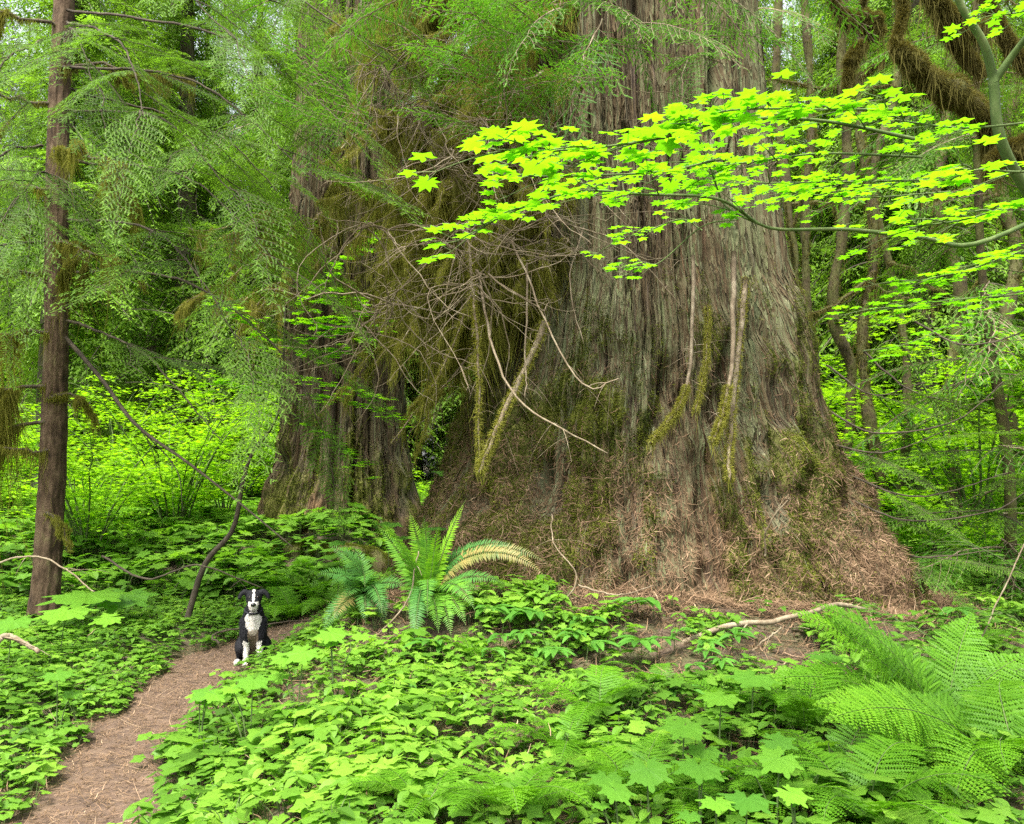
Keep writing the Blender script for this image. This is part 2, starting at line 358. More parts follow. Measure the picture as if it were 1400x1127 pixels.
def litbase(x, y):  # 1 where the brown litter mound shows instead of herbs
    rt = np.hypot(x - TX, (y - TY) * 1.0); return 1 - sst(2.7, 3.35, rt + .35 * vn(x * 1.8, y * 1.8, 0, 12))
# right bank
kb = lambda x, y, u: (x > pathx(y) + .36 + .17 * vn(x * 3, y * 3, 0, 6)) & infr(x, y) & (u > litbase(x, y) * 1.05) & (np.hypot(x - TX, y - TY) > 2.4) & (u > .93 * sst(.15, .5, vn(x * 2.1, y * 2.1, 0, 31)))
P = sample(11, 26000, -2.6, 7.5, 2.0, 11, kb); P = P[rg(5).uniform(0, 1, len(P)) < .5 + .3 * (P[:, 0] < 1.5)]
hs = rg(12).uniform(.06, .185, len(P)) ** 1.0 * (1 + .3 * vn(P[:, 0] * 1.5, P[:, 1] * 1.5, 0, 15))
scatter_herbs('bank_herbs', 'low leafy ground cover over the bank between the path and the big cedar', P, hs, 13, [3, 3, 3, 3, 1.5, 1.5, 1.2, 1.5])
kl = lambda x, y, u: (x < pathx(y) - .35 - .17 * vn(x * 3, y * 3, 0, 16)) & infr(x, y)
P = sample(14, 15000, -9, -1.6, 2.2, 11.5, kl)
scatter_herbs('verge_herbs', 'low leafy ground cover left of the path around the slim hemlock', P, rg(16).uniform(.06, .15, len(P)), 17, [2, 2, 4, 4, 1, 1, 2, 1])
kf = lambda x, y, u: infr(x, y, 3) & ((x - TX) ** 2 + (y - TY) ** 2 > 9) & (u < np.clip(1.25 - y / 32, .25, 1)) & ((np.abs(x - pathx(y)) > .45) | (y > 13)) & ((x + 2.96) ** 2 + (y - 15) ** 2 > 1.4)
P = sample(18, 30000, -22, 22, 10.5, 32, kf)
scatter_herbs('forest_floor_herbs', 'bright green leafy undergrowth covering the forest floor behind the cedars', P, rg(19).uniform(.16, .42, len(P)), 20, [1, 1, 3, 2, 1, 1, 6, 1], .18)

# ------------------------------------------------------------------ the giant cedar
ZP = A([-.6, 0, .4, 1.2, 1.8, 2.4, 2.9, 3.7, 5.3, 7, 10, 18]); RP = A([3.3, 3.0, 2.78, 2.34, 2.05, 1.84, 1.72, 1.52, 1.39, 1.32, 1.22, 1.0])
def cedar_trunk(cx, cy, zb, ztop, RPf, nth, nz, furrows, seed, mossz, litf, drift=0., lob=.24, top=14):
    """returns grid of points (nth,nz,3), colours, normals"""
    th = np.linspace(-math.pi, math.pi, nth, endpoint=False); th = th - .55 * np.sin(th)     # dense at the front (th=0 faces the camera)
    z = np.concatenate([np.linspace(zb, ztop, nz), np.linspace(ztop, top, 40)[1:]])
    T, Z = np.meshgrid(th, z, indexing='ij')
    Z0 = Z
    R0 = RPf(Z); cr, sr = np.sin(T) * 1.7, -np.cos(T) * 1.7
    wx = .05 * vn(cr * 1.2, sr * 1.2, Z * .5, seed + 1) + .04 * vn(cr * 3, sr * 3, Z * 1.3, seed + 2)
    cw, sw = np.sin(T + wx) * 1.7, -np.cos(T + wx) * 1.7
    low = 1 - sst(.3, 3.2, Z)
    r = R0 + lob * (.35 + .9 * low) * vn(cw * .9, sw * .9, Z * .12, seed + 3) * .8
    r = r + .085 * (.5 + .9 * low) * (1 - 2 * np.abs(vn(cw * 1.9, sw * 1.9, Z * .16, seed + 4)))
    f1 = 1 - np.abs(vn(cw * 5, sw * 5, Z * .22, seed + 5)) * 2; f2 = 1 - np.abs(vn(cw * 12, sw * 12, Z * .5, seed + 6)) * 2
    f3 = vn(cw * 32, sw * 32, Z * 1.2, seed + 7)
    r = r + .05 * f1 + .044 * f2 + .012 * f3 + .012 * (1 - 2 * np.abs(vn(cw * 26, sw * 26, Z * .9, seed + 16)))
    f4 = 1 - np.abs(vn(cw * 20, sw * 20, Z * .7, seed + 14)) * 2; r = r - .07 * sst(.7, 1, f4) * (.4 + .6 * sst(-.3, .3, vn(cw * 3, sw * 3, Z * .8, seed + 15)))
    for (p, z0, z1, wd, dp) in furrows:
        pc = R(p) + .06 * vn(Z * 1.1, 0 * Z, p, seed); r = r - dp * np.exp(-((T - pc) / R(wd)) ** 2) * sst(z0 - .25, z0 + .15, Z) * (1 - sst(z1 - .15, z1 + .35, Z))
    lump = fbm(cr * 3.4, sr * 3.4, Z * 1.3, seed + 8, 3); lump2 = fbm(cr * 8, sr * 8, Z * 3.6, seed + 9, 2)
    mossw = mossz(T, Z); lit = litf(T, Z)
    r = r + (np.maximum(mossw, lit) * (.24 * lump + .14 * lump2))
    xc = cx + drift * np.clip(Z - 3, 0, 99)
    P = np.stack([xc + r * np.sin(T), cy - r * np.cos(T), Z0], -1)
    return th, z, T, Z, P, f1, f2, f3, lump, lump2, mossw, lit
def gridnormals(P):
    du = np.roll(P, -1, 0) - np.roll(P, 1, 0); dv = np.gradient(P, axis=1); return nrm(np.cross(du, dv))
def ringT(n, m):
    i, j = np.meshgrid(np.arange(n), np.arange(m - 1), indexing='ij'); a = (i * m + j).ravel(); b = (((i + 1) % n) * m + j).ravel()
    return np.concatenate([np.stack([a, b, b + 1], -1), np.stack([a, b + 1, a + 1], -1)])
def mixc(a, b, f): return a + (A(b) - a) * f[..., None]
def trunk_colour(T, Z, f1, f2, f3, lump, lump2, mossw, lit, seed, grey=(.115, .125, .072), red=(.11, .064, .036)):
    cr, sr = np.sin(T) * 1.7, -np.cos(T) * 1.7
    c = np.zeros(Z.shape + (3,)) + A([.085, .064, .045])
    c = mixc(c, grey, sst(-.5, .55, vn(cr * 2.2, sr * 2.2, Z * .22, seed + 20) + .35 * f2 + .3 * sst(2, 4, Z) + .2 * np.sin(T)))
    c = mixc(c, (.10, .13, .062), .85 * sst(-.1, .5, fbm(cr * 7, sr * 7, Z * 1.5, seed + 21) + .25 * vn(cr * 1.2, sr * 1.2, Z * .5, seed + 25)))
    c = mixc(c, red, .85 * sst(.1, .5, vn(cr * 4, sr * 4, Z * .16, seed + 22) + .2 * f3 - .12))
    c = mixc(c, (.07, .05, .04), .6 * sst(.25, .6, vn(cr * 15, sr * 15, Z * .5, seed + 24)))
    c = mixc(c, (.115, .073, .038), lit * sst(-.6, .2, lump2) * .9)
    mf = mossw * sst(-.25, .25, lump + .5 * lump2)
    c = mixc(c, (.10, .11, .024), mf)
    return c, mf
def spray_on(Pf, Nf, w_, n, rng):
    w_ = np.clip(w_, 0, None); i = rng.choice(len(w_), n, p=w_ / w_.sum()); return Pf[i], Nf[i], i
def tufts(P, N, rng, L=.02, wd=.008, k=5, jit=.012):
    P = np.repeat(P, k, 0) + rng.normal(0, jit, (len(P) * k, 3)); N = np.repeat(N, k, 0)
    D = nrm(N * .6 + rng.normal(0, .6, P.shape) + A([0, 0, -.15])); S = nrm(np.cross(D, rng.normal(0, 1, P.shape)))
    l = rng.uniform(.5, 1.4, (len(P), 1)) * L
    V = np.stack([P - S * wd / 2, P + S * wd / 2, P + D * l], 1).reshape(-1, 3)
    return V, np.arange(len(V)).reshape(-1, 3)
big = empty('giant_cedar', (TX, TY, 0), 'enormous old cedar with flared mossy base and fibrous grey bark, biggest of all', 'tree')
def rel(V, o): return V - A(o.location)
RF = lambda Z: np.interp(Z, ZP, RP)
def mz1(T, Z):
    cr, sr = np.sin(T) * 1.7, -np.cos(T) * 1.7
    m = sst(-.12, .3, fbm(cr * 1.1, sr * 1.1, Z * .6, 41, 3) + .17 + .34 * np.exp(-((T - .42) / .55) ** 2) - .26 * sst(2.1, 3.2, Z + .5 * vn(cr * 2, sr * 2, 0, 42)) * 1.6 - .12 * (T < -.5))
    return m * (1 - .9 * sst(2.6, 3.8, Z - .8 * np.exp(-((T - 1.3) / .35) ** 2)))
def lf1(T, Z):
    cr, sr = np.sin(T) * 1.7, -np.cos(T) * 1.7
    top = .95 + 1.0 * sst(.1, -.9, T) * 1 + .5 * vn(cr * 1.5, sr * 1.5, 0, 43)
    top = 1.55 + .9 * (1 - sst(-.9, .1, T)) + .6 * vn(cr * 1.5, sr * 1.5, 0, 43)
    return (1 - sst(top - .5, top + .5, Z)) * (1 - .5 * mz1(T, Z)) 
FUR = [(-50, 2.7, 6.4, 4.5, .34), (-6, 1.9, 2.6, 2.2, .22), (27, 4.6, 6.0, 3, .22), (-3, 5.8, 9, 3.2, .2), (14, 2.1, 2.7, 2.4, .2), (38, .9, 2.1, 2, .16),
       (12, .2, 1.0, 1.8, .2), (-14, .3, .7, 2, .16), (52, 1.4, 3.0, 3, .15), (-28, 3.2, 5.2, 1.3, .08), (6, 3, 5.2, 1.0, .09), (-64, 1.6, 4, 3, .16), (-38, 1.2, 2.2, 2.0, .1), (70, 2.0, 3.4, 5, .12), (20, .9, 1.9, 1.6, .13), (-80, 3, 6, 5, .25), (-22, .1, 1.5, 2.2, .14), (-45, .0, 1.3, 2.4, .13), (3, .1, 1.7, 1.8, .13), (29, .0, 1.6, 2, .15), (46, .1, 1.5, 2.2, .14), (62, .0, 1.8, 2.4, .14), (-8, 2.4, 4.6, .9, .1), (33, 2.6, 4.4, 1.2, .1), (-20, 3.5, 7, 1.1, .1), (45, 3.5, 7, 1.6, .12)]
th, z, T, Z, P, f1, f2, f3, lump, lump2, mw, lt = cedar_trunk(TX, TY, -.5, 8.6, RF, 1500, 760, FUR, 50, mz1, lf1, -.03)
# the knob on the right flank
kb_ = np.exp(-((T - R(80)) / R(9)) ** 2 - ((Z - 3.0) / .22) ** 2); P = P + kb_[..., None] * .16 * np.stack([np.sin(T), -np.cos(T), 0 * T], -1)
N = gridnormals(P); N = N * np.sign((N[..., 0] * np.sin(T) - N[..., 1] * np.cos(T)).mean())
colr, mf = trunk_colour(T, Z, f1, f2, f3, lump, lump2, mw, lt, 60)
g = G(); g.add(rel(P.reshape(-1, 3), big), ringT(len(th), len(z)), .5, 0, colr.reshape(-1, 3)); g.build('trunk', [M['bigbark']], big, smooth=True)
def bark_strips(P, N, wfun, K, rng, st=9, wd=(.004, .014), k=6):
    n, m = P.shape[:2]; w_ = wfun[:, :m - st * k].ravel(); ii = rng.choice(len(w_), K, p=w_ / w_.sum()); i, j = ii // (m - st * k), ii % (m - st * k); sp = rng.integers(3, st + 1, K)
    J = j[:, None] + np.arange(k) * sp[:, None]; p = P[i[:, None], J]; q = N[i[:, None], J]; di = rng.uniform(-1, 1, K)[:, None, None] * .01
    u = nrm(P[(i[:, None] + 3) % n, J] - P[(i[:, None] - 3) % n, J]); prof = A([1, .2, 0, .1, .5, 1.3])[:k] * rng.uniform(0, 1, (K, 1)) * .022 + .003; hw = rng.uniform(*wd, (K, 1, 1)) * A([.3, .9, 1, 1, .8, .25])[None, :k, None]
    c = p + q * prof[..., None] + u * (di + np.cumsum(rng.normal(0, .004, (K, k, 1)), 1)); V = np.stack([c - u * hw, c + u * hw], 2).reshape(-1, 3)
    o = (np.arange(K) * 2 * k)[:, None, None] + (np.arange(k - 1) * 2)[None, :, None]; T_ = (o[..., None] + A([[0, 1, 3], [0, 3, 2]])[None, None]).reshape(-1, 3)
    t = np.repeat(np.clip(rng.normal(.45, .2, K) + .35 * vn(c[:, 0, 0] * 4, c[:, 0, 1] * 4, c[:, 0, 2] * .5, 77), 0, 1), 2 * k); return V, T_, t
wf = np.clip(1.05 - 1.05 * lt - .9 * mf, 0.02, 1) * (np.abs(T) < 1.9) * (Z < 8.5) * np.abs(np.gradient(th))[:, None]
V, TT, tt = bark_strips(P, N, wf * sst(-.9, .3, f2 + .6 * f1), 27000, rg(69)); g = G(); g.add(rel(V, big), TT, tt); g.build('bark_fibres', [M['barkstrip']], big)
BP, BN, BT, BZ = P.reshape(-1, 3), N.reshape(-1, 3), T.ravel(), Z.ravel()
area = np.gradient(th)[:, None] * np.gradient(z)[None, :] * RF(Z); area = (area * (np.abs(T) < 1.9)).ravel()
rng = rg(70)
p_, n_, i_ = spray_on(BP, BN, area * mf.ravel() * (BZ < 4.2) * (BZ > .1), 52000, rng)
V, TT = tufts(p_, n_, rng, .024, .009, 6, .014); g = G(); g.add(rel(V, big), TT, np.repeat(np.clip(rng.normal(.5, .18, len(p_)) + .5 * (vn(p_[:, 0] * 5, p_[:, 1] * 5, p_[:, 2] * 5, 71)), 0, 1), 18))
g.build('moss_cushion', [M['mossgreen']], big)
# litter caught on the flare: fine dry strips lying along the surface
def litter_strips(p_, n_, rng, L0=.04, L1=.16, wd=(.004, .008), down=.5, off=.014):
    K = len(p_); p_ = p_ + n_ * rng.uniform(0, off, (K, 1)); D = rng.normal(0, 1, (K, 3)) + A([0, 0, -down * 2]); D = nrm(D - n_ * (D * n_).sum(-1, keepdims=True) + n_ * rng.normal(.05, .22, (K, 1)))
    return ribbons(p_, D, n_, rng.uniform(L0, L1, K) * rng.uniform(.4, 1, K), rng.uniform(*wd, K), 1., rng)
p_, n_, i_ = spray_on(BP, BN, area * (lt.ravel() * 1.0 + .06 * (BZ < 2.8)) * (BZ > 0) * (.3 + np.clip(lump.ravel() + .5, 0, 1)), 105000, rng)
V, TT = litter_strips(p_, n_, rng); g = G(); g.add(V, TT, np.repeat(np.clip(rng.normal(.5, .22, len(p_)), 0, 1), 6))
# litter on the mound in front of the base and along the path
P2 = sample(72, 130000, -2, 6, 4.5, 10, lambda x, y, u: (u < litbase(x, y) * 1.1 + .06) & (np.hypot(x - TX, y - TY) > 2.2) & (x > pathx(y) + .45) & (y < TY + .5))[:66000]
zz = hgt(P2[:, 0], P2[:, 1]); n2 = np.tile(A([0, -.15, 1.]), (len(P2), 1)); n2 = nrm(n2)
V, TT = litter_strips(np.column_stack([P2, zz]), n2, rng, .05, .22, (.004, .009), 0, .05); g.add(V, TT, np.repeat(np.clip(rng.normal(.5, .22, len(P2)), 0, 1), 6))
P2 = sample(75, 90000, -2.4, 7, 3.0, 9, lambda x, y, u: (x > pathx(y) + .4) & infr(x, y) & (np.hypot(x - TX, y - TY) > 2.5))[:50000]
zz = hgt(P2[:, 0], P2[:, 1]); n2 = np.tile(A([0, 0, 1.]), (len(P2), 1)); V, TT = litter_strips(np.column_stack([P2, zz]), n2, rng, .04, .16, (.003, .007), 0, .03); g.add(V, TT, np.repeat(np.clip(rng.normal(.4, .22, len(P2)), 0, 1), 6))
tag(g.build('needle_litter', [M['litter']]), 'reddish brown fallen cedar litter heaped against the foot of the giant cedar and on the bank', 'leaf litter', kind='stuff')
P2 = sample(73, 60000, -3.4, -.8, 1.5, 11, lambda x, y, u: np.abs(x - pathx(y)) < .52 + .1 * u)
zz = hgt(P2[:, 0], P2[:, 1]) + .014; n2 = np.tile(A([0, 0, 1.]), (len(P2), 1)); g = G()
V, TT = litter_strips(np.column_stack([P2, zz]), n2, rng, .02, .10, (.002, .004), 0, .010); g.add(V, TT, np.repeat(np.clip(rng.normal(.42, .2, len(P2)), 0, 1), 6))
K = 260; P3 = P2[:K]; V, TT = litter_strips(np.column_stack([P3, zz[:K]]), n2[:K], rng, .10, .30, (.002, .005), 0, .01); g.add(V, TT, np.repeat(rng.uniform(.7, 1, K), 6))
tag(g.build('path_litter', [M['litter']]), 'reddish dry needles and little twigs strewn over the dirt path', 'leaf litter', kind='stuff')

P2 = sample(74, 5500, -8, 7, 2.2, 11, lambda x, y, u: infr(x, y) & (np.hypot(x - TX, y - TY) > 2.6) & ((np.abs(x - pathx(y)) > .3) | (u < .12)) & ((u < .35) | (litbase(x, y) > .3)))
zz = hgt(P2[:, 0], P2[:, 1]) + rng.uniform(.01, .14, len(P2)) * (np.abs(P2[:, 0] - pathx(P2[:, 1])) > .5); n2 = nrm(rng.normal(0, .25, (len(P2), 3)) + A([0, 0, 1.])); g = G()
V, TT = litter_strips(np.column_stack([P2, zz]), n2, rng, .06, .32, (.002, .005), 0, .01); g.add(V, TT, np.repeat(np.clip(rng.normal(.6, .2, len(P2)), 0, 1), 6)); tag(g.build('dead_twigs', [M['litter']]), 'pale dead twigs and stalks lying among the ground plants', 'twigs', kind='stuff')

# ------------------------------------------------------------------ the second cedar, behind on the left
SX, SY = -2.98, 15.0; sz = float(hgt(SX, SY - 1)); 
sec = empty('old_cedar', (SX, SY, 0), 'second old cedar with straight furrowed brown bark, behind and to the left of the giant', 'tree')
ZP2 = A([-1, .3, 1.0, 1.7, 2.6, 4, 7, 12, 18]); RP2 = A([1.8, 1.65, 1.28, 1.08, .98, .92, .85, .75, .65])
mz2 = lambda T, Z: sst(-.05, .3, fbm(np.sin(T) * 2, np.cos(T) * 2, Z * .8, 81, 3) + .25 - .5 * sst(1.2, 3.2, Z)) * .9
lf2 = lambda T, Z: 1 - sst(1.0, 1.7, Z + .3 * vn(np.sin(T) * 3, np.cos(T) * 3, 0, 82))
FUR2 = [(-35, 1.5, 9, 3, .14), (-12, 1.5, 5, 2.5, .16), (6, 1.4, 10, 3, .15), (22, 1.2, 4, 2, .12), (40, 1.5, 8, 3, .16), (-58, 2, 9, 4, .15), (60, 2, 6, 4, .12)]
th, z, T, Z, P, f1, f2, f3, lump, lump2, mw, lt = cedar_trunk(SX, SY, -.3, 10, lambda Z: np.interp(Z, ZP2, RP2), 640, 420, FUR2, 90, mz2, lf2, 0, .16)
colr, mf = trunk_colour(T, Z, f1, f2, f3, lump, lump2, mw, lt, 95, grey=(.10, .085, .06), red=(.11, .055, .04)); N = gridnormals(P); N = N * np.sign((N[..., 0] * np.sin(T) - N[..., 1] * np.cos(T)).mean())
g = G(); g.add(rel(P.reshape(-1, 3), sec), ringT(len(th), len(z)), .5, 0, colr.reshape(-1, 3)); g.build('trunk', [M['bigbark']], sec, smooth=True)
wf = np.clip(1.1 - .8 * lt - .7 * mf, 0, 1) * (np.abs(T) < 1.8) * (Z < 9.5) * np.abs(np.gradient(th))[:, None]; V, TT, tt = bark_strips(P, N, wf, 9000, rg(68), 7, (.008, .02)); g = G(); g.add(rel(V, sec), TT, tt * .75); g.build('bark_fibres', [M['barkstrip']], sec)
p_, n_, i_ = spray_on(P.reshape(-1, 3), N.reshape(-1, 3), (mf * (np.abs(T) < 1.8)).ravel() * np.clip(1.3 - Z.ravel() * .2, 0, 1), 7000, rng)
V, TT = tufts(p_, n_, rng, .035, .014, 5, .02); g = G(); g.add(rel(V, sec), TT, np.repeat(np.clip(rng.normal(.5, .2, len(p_)), 0, 1), 15)); g.build('moss_cushion', [M['mossgreen']], sec)

# ------------------------------------------------------------------ conifer boughs
def spray(seed, L=1.8, W=.62, nside=40, droop=.3, twl=.11, tsp=.03, needle=.014, nstep=.011, lod=0, fall=.35, nw=.0038, wr=.008):
    """flat bough along +x, hanging towards its tip; wood is material 1"""
    rng = rg(seed); g = G()
    s = np.linspace(0, 1, 14); wob = np.cumsum(rng.normal(0, .012, 14)) * L
    mp = lambda t: np.stack([L * t * (1 - .12 * droop * t), np.interp(t, s, wob), -droop * L * t ** 2], -1)
    g.add(*tube(mp(s), np.linspace(wr, wr * .22, 14), 5), .4, 1)
    B, D, LN, TT_ = [], [], [], []
    t0 = np.linspace(.06, .985, nside) + rng.uniform(-.008, .008, nside)
    for i, t in enumerate(t0):
        sg = 1 if i % 2 else -1; prof = ((1 - t) ** .75 * min(1, t * 3.5 + .25) + .08) * rng.uniform(.6, 1.15)
        l = W * prof; an = R(rng.uniform(48, 66) * (1 - .35 * t)); k = 6; q = np.linspace(0, 1, k)
        b = mp(A([t]))[0]; bend = rng.uniform(-.2, .1)
        S = b + np.stack([np.cos(an + sg * 0) * l * q + l * .2 * q ** 2 * (1 + bend), sg * np.sin(an) * l * q * (1 - .15 * q), -(fall * l * q ** 1.7) - rng.uniform(-.03, .05) * l * q], -1)
        if lod == 0: g.add(*tube(S, np.linspace(wr * .32, .0011, k), 3, False), .4, 1)
        m = max(3, int(l / tsp)); u = (np.arange(m) + rng.uniform(.2, .8, m)) / m
        bp = np.stack([np.interp(u, q, S[:, c]) for c in range(3)], -1); td = nrm(np.stack([np.interp(u, q, np.gradient(S[:, c])) for c in range(3)], -1))
        sd_ = np.cross(np.tile(A([0, 0, 1.]), (m, 1)), td); ss = np.where(np.arange(m) % 2, 1, -1)[:, None]
        a2 = rng.uniform(.7, 1.0, (m, 1)); d = nrm(td * np.cos(a2) + sd_ * ss * np.sin(a2) + A([0, 0, -1.]) * rng.uniform(.0, .35, (m, 1)))
        ln = twl * (1 - .6 * u) * rng.uniform(.6, 1.2, m) * (1 if l > .1 else .6)
        B.append(bp); D.append(d); LN.append(ln); TT_.append(np.clip(.36 + .26 * u ** 3 + .2 * t ** 4 + rng.normal(0, .08, m), 0, 1))
        B.append(S[-2:-1]); D.append(nrm(S[-1:] - S[-2:-1])); LN.append(A([l / 5])); TT_.append(A([.72]))
    B, D, LN, TT_ = map(np.concatenate, (B, D, LN, TT_)); up = A([0, 0, 1.])
    Sd = nrm(np.cross(np.broadcast_to(up, D.shape), D) + rng.normal(0, .15, D.shape))
    if lod:
        wd = (LN * .16 * lod)[:, None]; V = np.stack([B, B + D * LN[:, None] * .5 + Sd * wd, B + D * LN[:, None], B + D * LN[:, None] * .5 - Sd * wd], 1).reshape(-1, 3)
        o = (np.arange(len(B)) * 4)[:, None, None]; g.add(V, (A([[0, 1, 2], [0, 2, 3]])[None] + o).reshape(-1, 3), np.repeat(TT_, 4))
    else:
        n = np.maximum(2, (LN / nstep).astype(int)); idx = np.repeat(np.arange(len(B)), n); st = np.arange(n.sum()) - np.repeat(np.cumsum(n) - n, n)
        f = (st + .5) / n[idx]
        for sg in (-1, 1):
            o = B[idx] + D[idx] * (f * LN[idx])[:, None]; dd = nrm(D[idx] * .75 + sg * Sd[idx] * .9 + rng.normal(0, .12, (len(idx), 3))); ll = needle * rng.uniform(.7, 1.15, len(idx)) * (1.05 - .45 * f)
            V = np.stack([o - D[idx] * nw, o + D[idx] * nw, o + dd * ll[:, None]], 1).reshape(-1, 3)
            g.add(V, np.arange(len(V)).reshape(-1, 3), np.repeat(np.clip(TT_[idx] + .15 * f ** 2, 0, 1), 3))
    return g
def strands(P, rng, n, L, wd=.006, jit=.015, sway=.12):
    """hanging moss threads from points P"""
    P = np.repeat(P, n, 0) + rng.normal(0, jit, (len(P) * n, 3)); K = len(P); L = np.repeat(np.broadcast_to(L, (K // n,)), n) * rng.exponential(.6, K) + .01
    D = nrm(rng.normal(0, sway, (K, 3)) + A([0, 0, -1.])); N_ = nrm(rng.normal(0, 1, (K, 3)) * A([1, 1, .1]))
    return ribbons(P, D, N_, L, rng.uniform(.5, 1.2, K) * wd, .5, rng, .15)
def fuzz(P, r, rng, k, L=.03, wd=.008, hang=.5):
    """moss fuzz around a limb"""
    idx = rng.integers(0, len(P) - 1, k); f = rng.uniform(0, 1, (k, 1)); c = P[idx] * (1 - f) + P[idx + 1] * f; rr = np.interp(idx, np.arange(len(P)), r)[:, None]
    d = nrm(rng.normal(0, 1, (k, 3)) + A([0, 0, -hang])); ax = nrm(P[idx + 1] - P[idx]); d = nrm(d - ax * (d * ax).sum(-1, keepdims=True))
    p = c + d * rr * .9; D = nrm(d + rng.normal(0, .5, (k, 3)) + A([0, 0, -hang])); S = nrm(np.cross(D, rng.normal(0, 1, (k, 3)))); l = L * rng.uniform(.5, 1.5, (k, 1))
    V = np.stack([p - S * wd / 2, p + S * wd / 2, p + D * l], 1).reshape(-1, 3); return V, np.arange(len(V)).reshape(-1, 3)
HM = [M['hemlock'], M['darkwood']]; CM = [M['cedar'], M['deadwood']]; FM = [M['farneedle'], M['farbark']]
HS = [spray(100 + k, L=1.9 + .2 * k, W=.7, nside=40, droop=.2 + .06 * k, fall=.24, twl=.12, tsp=.026, needle=.017, nstep=.0095, nw=.005, wr=.007).mesh('hemlock_bough', HM) for k in range(4)]
CS = [spray(110 + k, L=1.1, W=.42, nside=26, droop=.3, twl=.12, tsp=.028, needle=.012, nstep=.007, nw=.004, fall=.4, wr=.006).mesh('cedar_spray', CM) for k in range(3)]
def bough(me, name, parent, base, direction, scale=1., roll=0., up=(0, 0, 1)):
    """one bough object: base point and direction in world space"""
    o = bpy.data.objects.new(name, me); C.objects.link(o); o.parent = parent
    f = frames(A([direction], float), A(up, float))[0]; m = Matrix(f.tolist()) @ Matrix.Rotation(roll, 3, 'X')
    o.rotation_euler = m.to_euler(); o.location = Vector(base) - parent.location; o.scale = (scale,) * 3; return o

# ------------------------------------------------------------------ slim hemlock beside the path, left
hb = hit(70, 842); HB = A([hb[0], 9.4, float(hgt(hb[0], 9.4))]); 
def px_at(px, Y): return (px - CX) / FPX * Y
HB = A([px_at(70, 9.4), 9.4, 0]); HB[2] = float(hgt(HB[0], HB[1]))
hem = empty('slim_hemlock', HB, 'slim straight hemlock with dark brown bark and mossy dead limbs left of the path', 'tree')
zt = np.linspace(-.25, 12, 160); lean = -.008
def hem_c(z): return np.stack([HB[0] + (z - HB[2]) * lean + .04 * np.sin(z * .8), HB[1] + 0 * z, z], -1)
k = 72; aa = np.arange(k) * 2 * math.pi / k; cen = hem_c(zt + HB[2]); rad = np.interp(zt, [-.25, 0, .3, 1, 4, 12], [.22, .175, .142, .132, .115, .08])
AZ, AA = np.meshgrid(zt, aa, indexing='ij'); rr = rad[:, None] * (1 + .07 * (1 - 2 * np.abs(vn(np.cos(AA) * 3, np.sin(AA) * 3, AZ * 1.2, 120))) + .06 * vn(np.cos(AA) * 6, np.sin(AA) * 6, AZ * 9, 121))
V = cen[:, None] + np.stack([rr * np.cos(AA), rr * np.sin(AA), 0 * rr], -1); Vt = V.transpose(1, 0, 2)
g = G(); g.add(rel(Vt.reshape(-1, 3), hem), ringT(k, len(zt))); g.build('trunk', [M['hembark']], hem, smooth=True)
rng = rg(130)
def dead_limb(parent, base, d, L, r0, droop, seed, moss=.1, mat='darkwood', name='dead_limb', mossn=26, nsub=5, mm='moss', curl=0.):
    rng = rg(seed); n = 16; s = np.linspace(0, 1, n); d = nrm(A(d, float)); sd_ = np.cross(d, [0, 0, 1.])
    wob = np.cumsum(rng.normal(0, .02, (n, 3)), 0) * L
    P = A(base) + d * (L * s)[:, None] + A([0, 0, -1.]) * (droop * L * s ** 1.6)[:, None] + A([0, 0, 1.]) * (curl * L * np.clip(s - .55, 0, 1) ** 2)[:, None] + wob
    g = G(); r = np.linspace(r0, r0 * .2, n); g.add(*tube(P, r, 6)); pts = [P]
    for q in range(nsub):
        i = rng.integers(3, n - 2); l = L * rng.uniform(.15, .45); dd = nrm(d * .6 + sd_ * rng.choice([-1, 1]) * rng.uniform(.3, 1) + A([0, 0, rng.uniform(-.9, .3)])); m = 9; u = np.linspace(0, 1, m)[:, None]
        Q = P[i] + dd * l * u + A([0, 0, -1.]) * l * .45 * u ** 2 + np.cumsum(rng.normal(0, .03, (m, 3)), 0) * l; g.add(*tube(Q, np.linspace(r[i] * .5, .0018, m), 4)); pts.append(Q)
        for w_ in range(2):
            j = rng.integers(2, m - 2); l2 = l * rng.uniform(.2, .5); d2 = nrm(dd + rng.normal(0, .7, 3)); u2 = np.linspace(0, 1, 6)[:, None]
            g.add(*tube(Q[j] + d2 * l2 * u2 + A([0, 0, -1.]) * l2 * .4 * u2 ** 2, np.linspace(.003, .001, 6), 3, False))
    g.V = [rel(v, parent) for v in g.V]; o = g.build(name, [M[mat]], parent, smooth=True)
    if moss > 0:
        g = G()
        for Q in pts:
            Qd = smooth_poly(Q, max(8, int(len(Q) * L * 4)))
            amp = np.clip(vn(Qd[:, 0] * 4, Qd[:, 1] * 4, Qd[:, 2] * 4, seed) + .25, 0, 1) * moss * 1.7
            s_ = amp > .01
            if s_.sum() > 1: g.add(*strands(Qd[s_], rng, mossn, amp[s_]), np.clip(rng.normal(.5, .15), .2, .8))
            rq = np.interp(np.linspace(0, 1, len(Qd)), np.linspace(0, 1, len(Q)), r0 * np.linspace(1.3, .5, len(Q)))
            g.add(*fuzz(Qd, rq, rng, int(60 * L * len(Q) / 4), .022, .007), .55)
        if g.V:
            g.V = [rel(v, parent) for v in g.V]; mo = g.build('hanging_moss', [M[mm]], parent)
            mo.parent = o
    return P
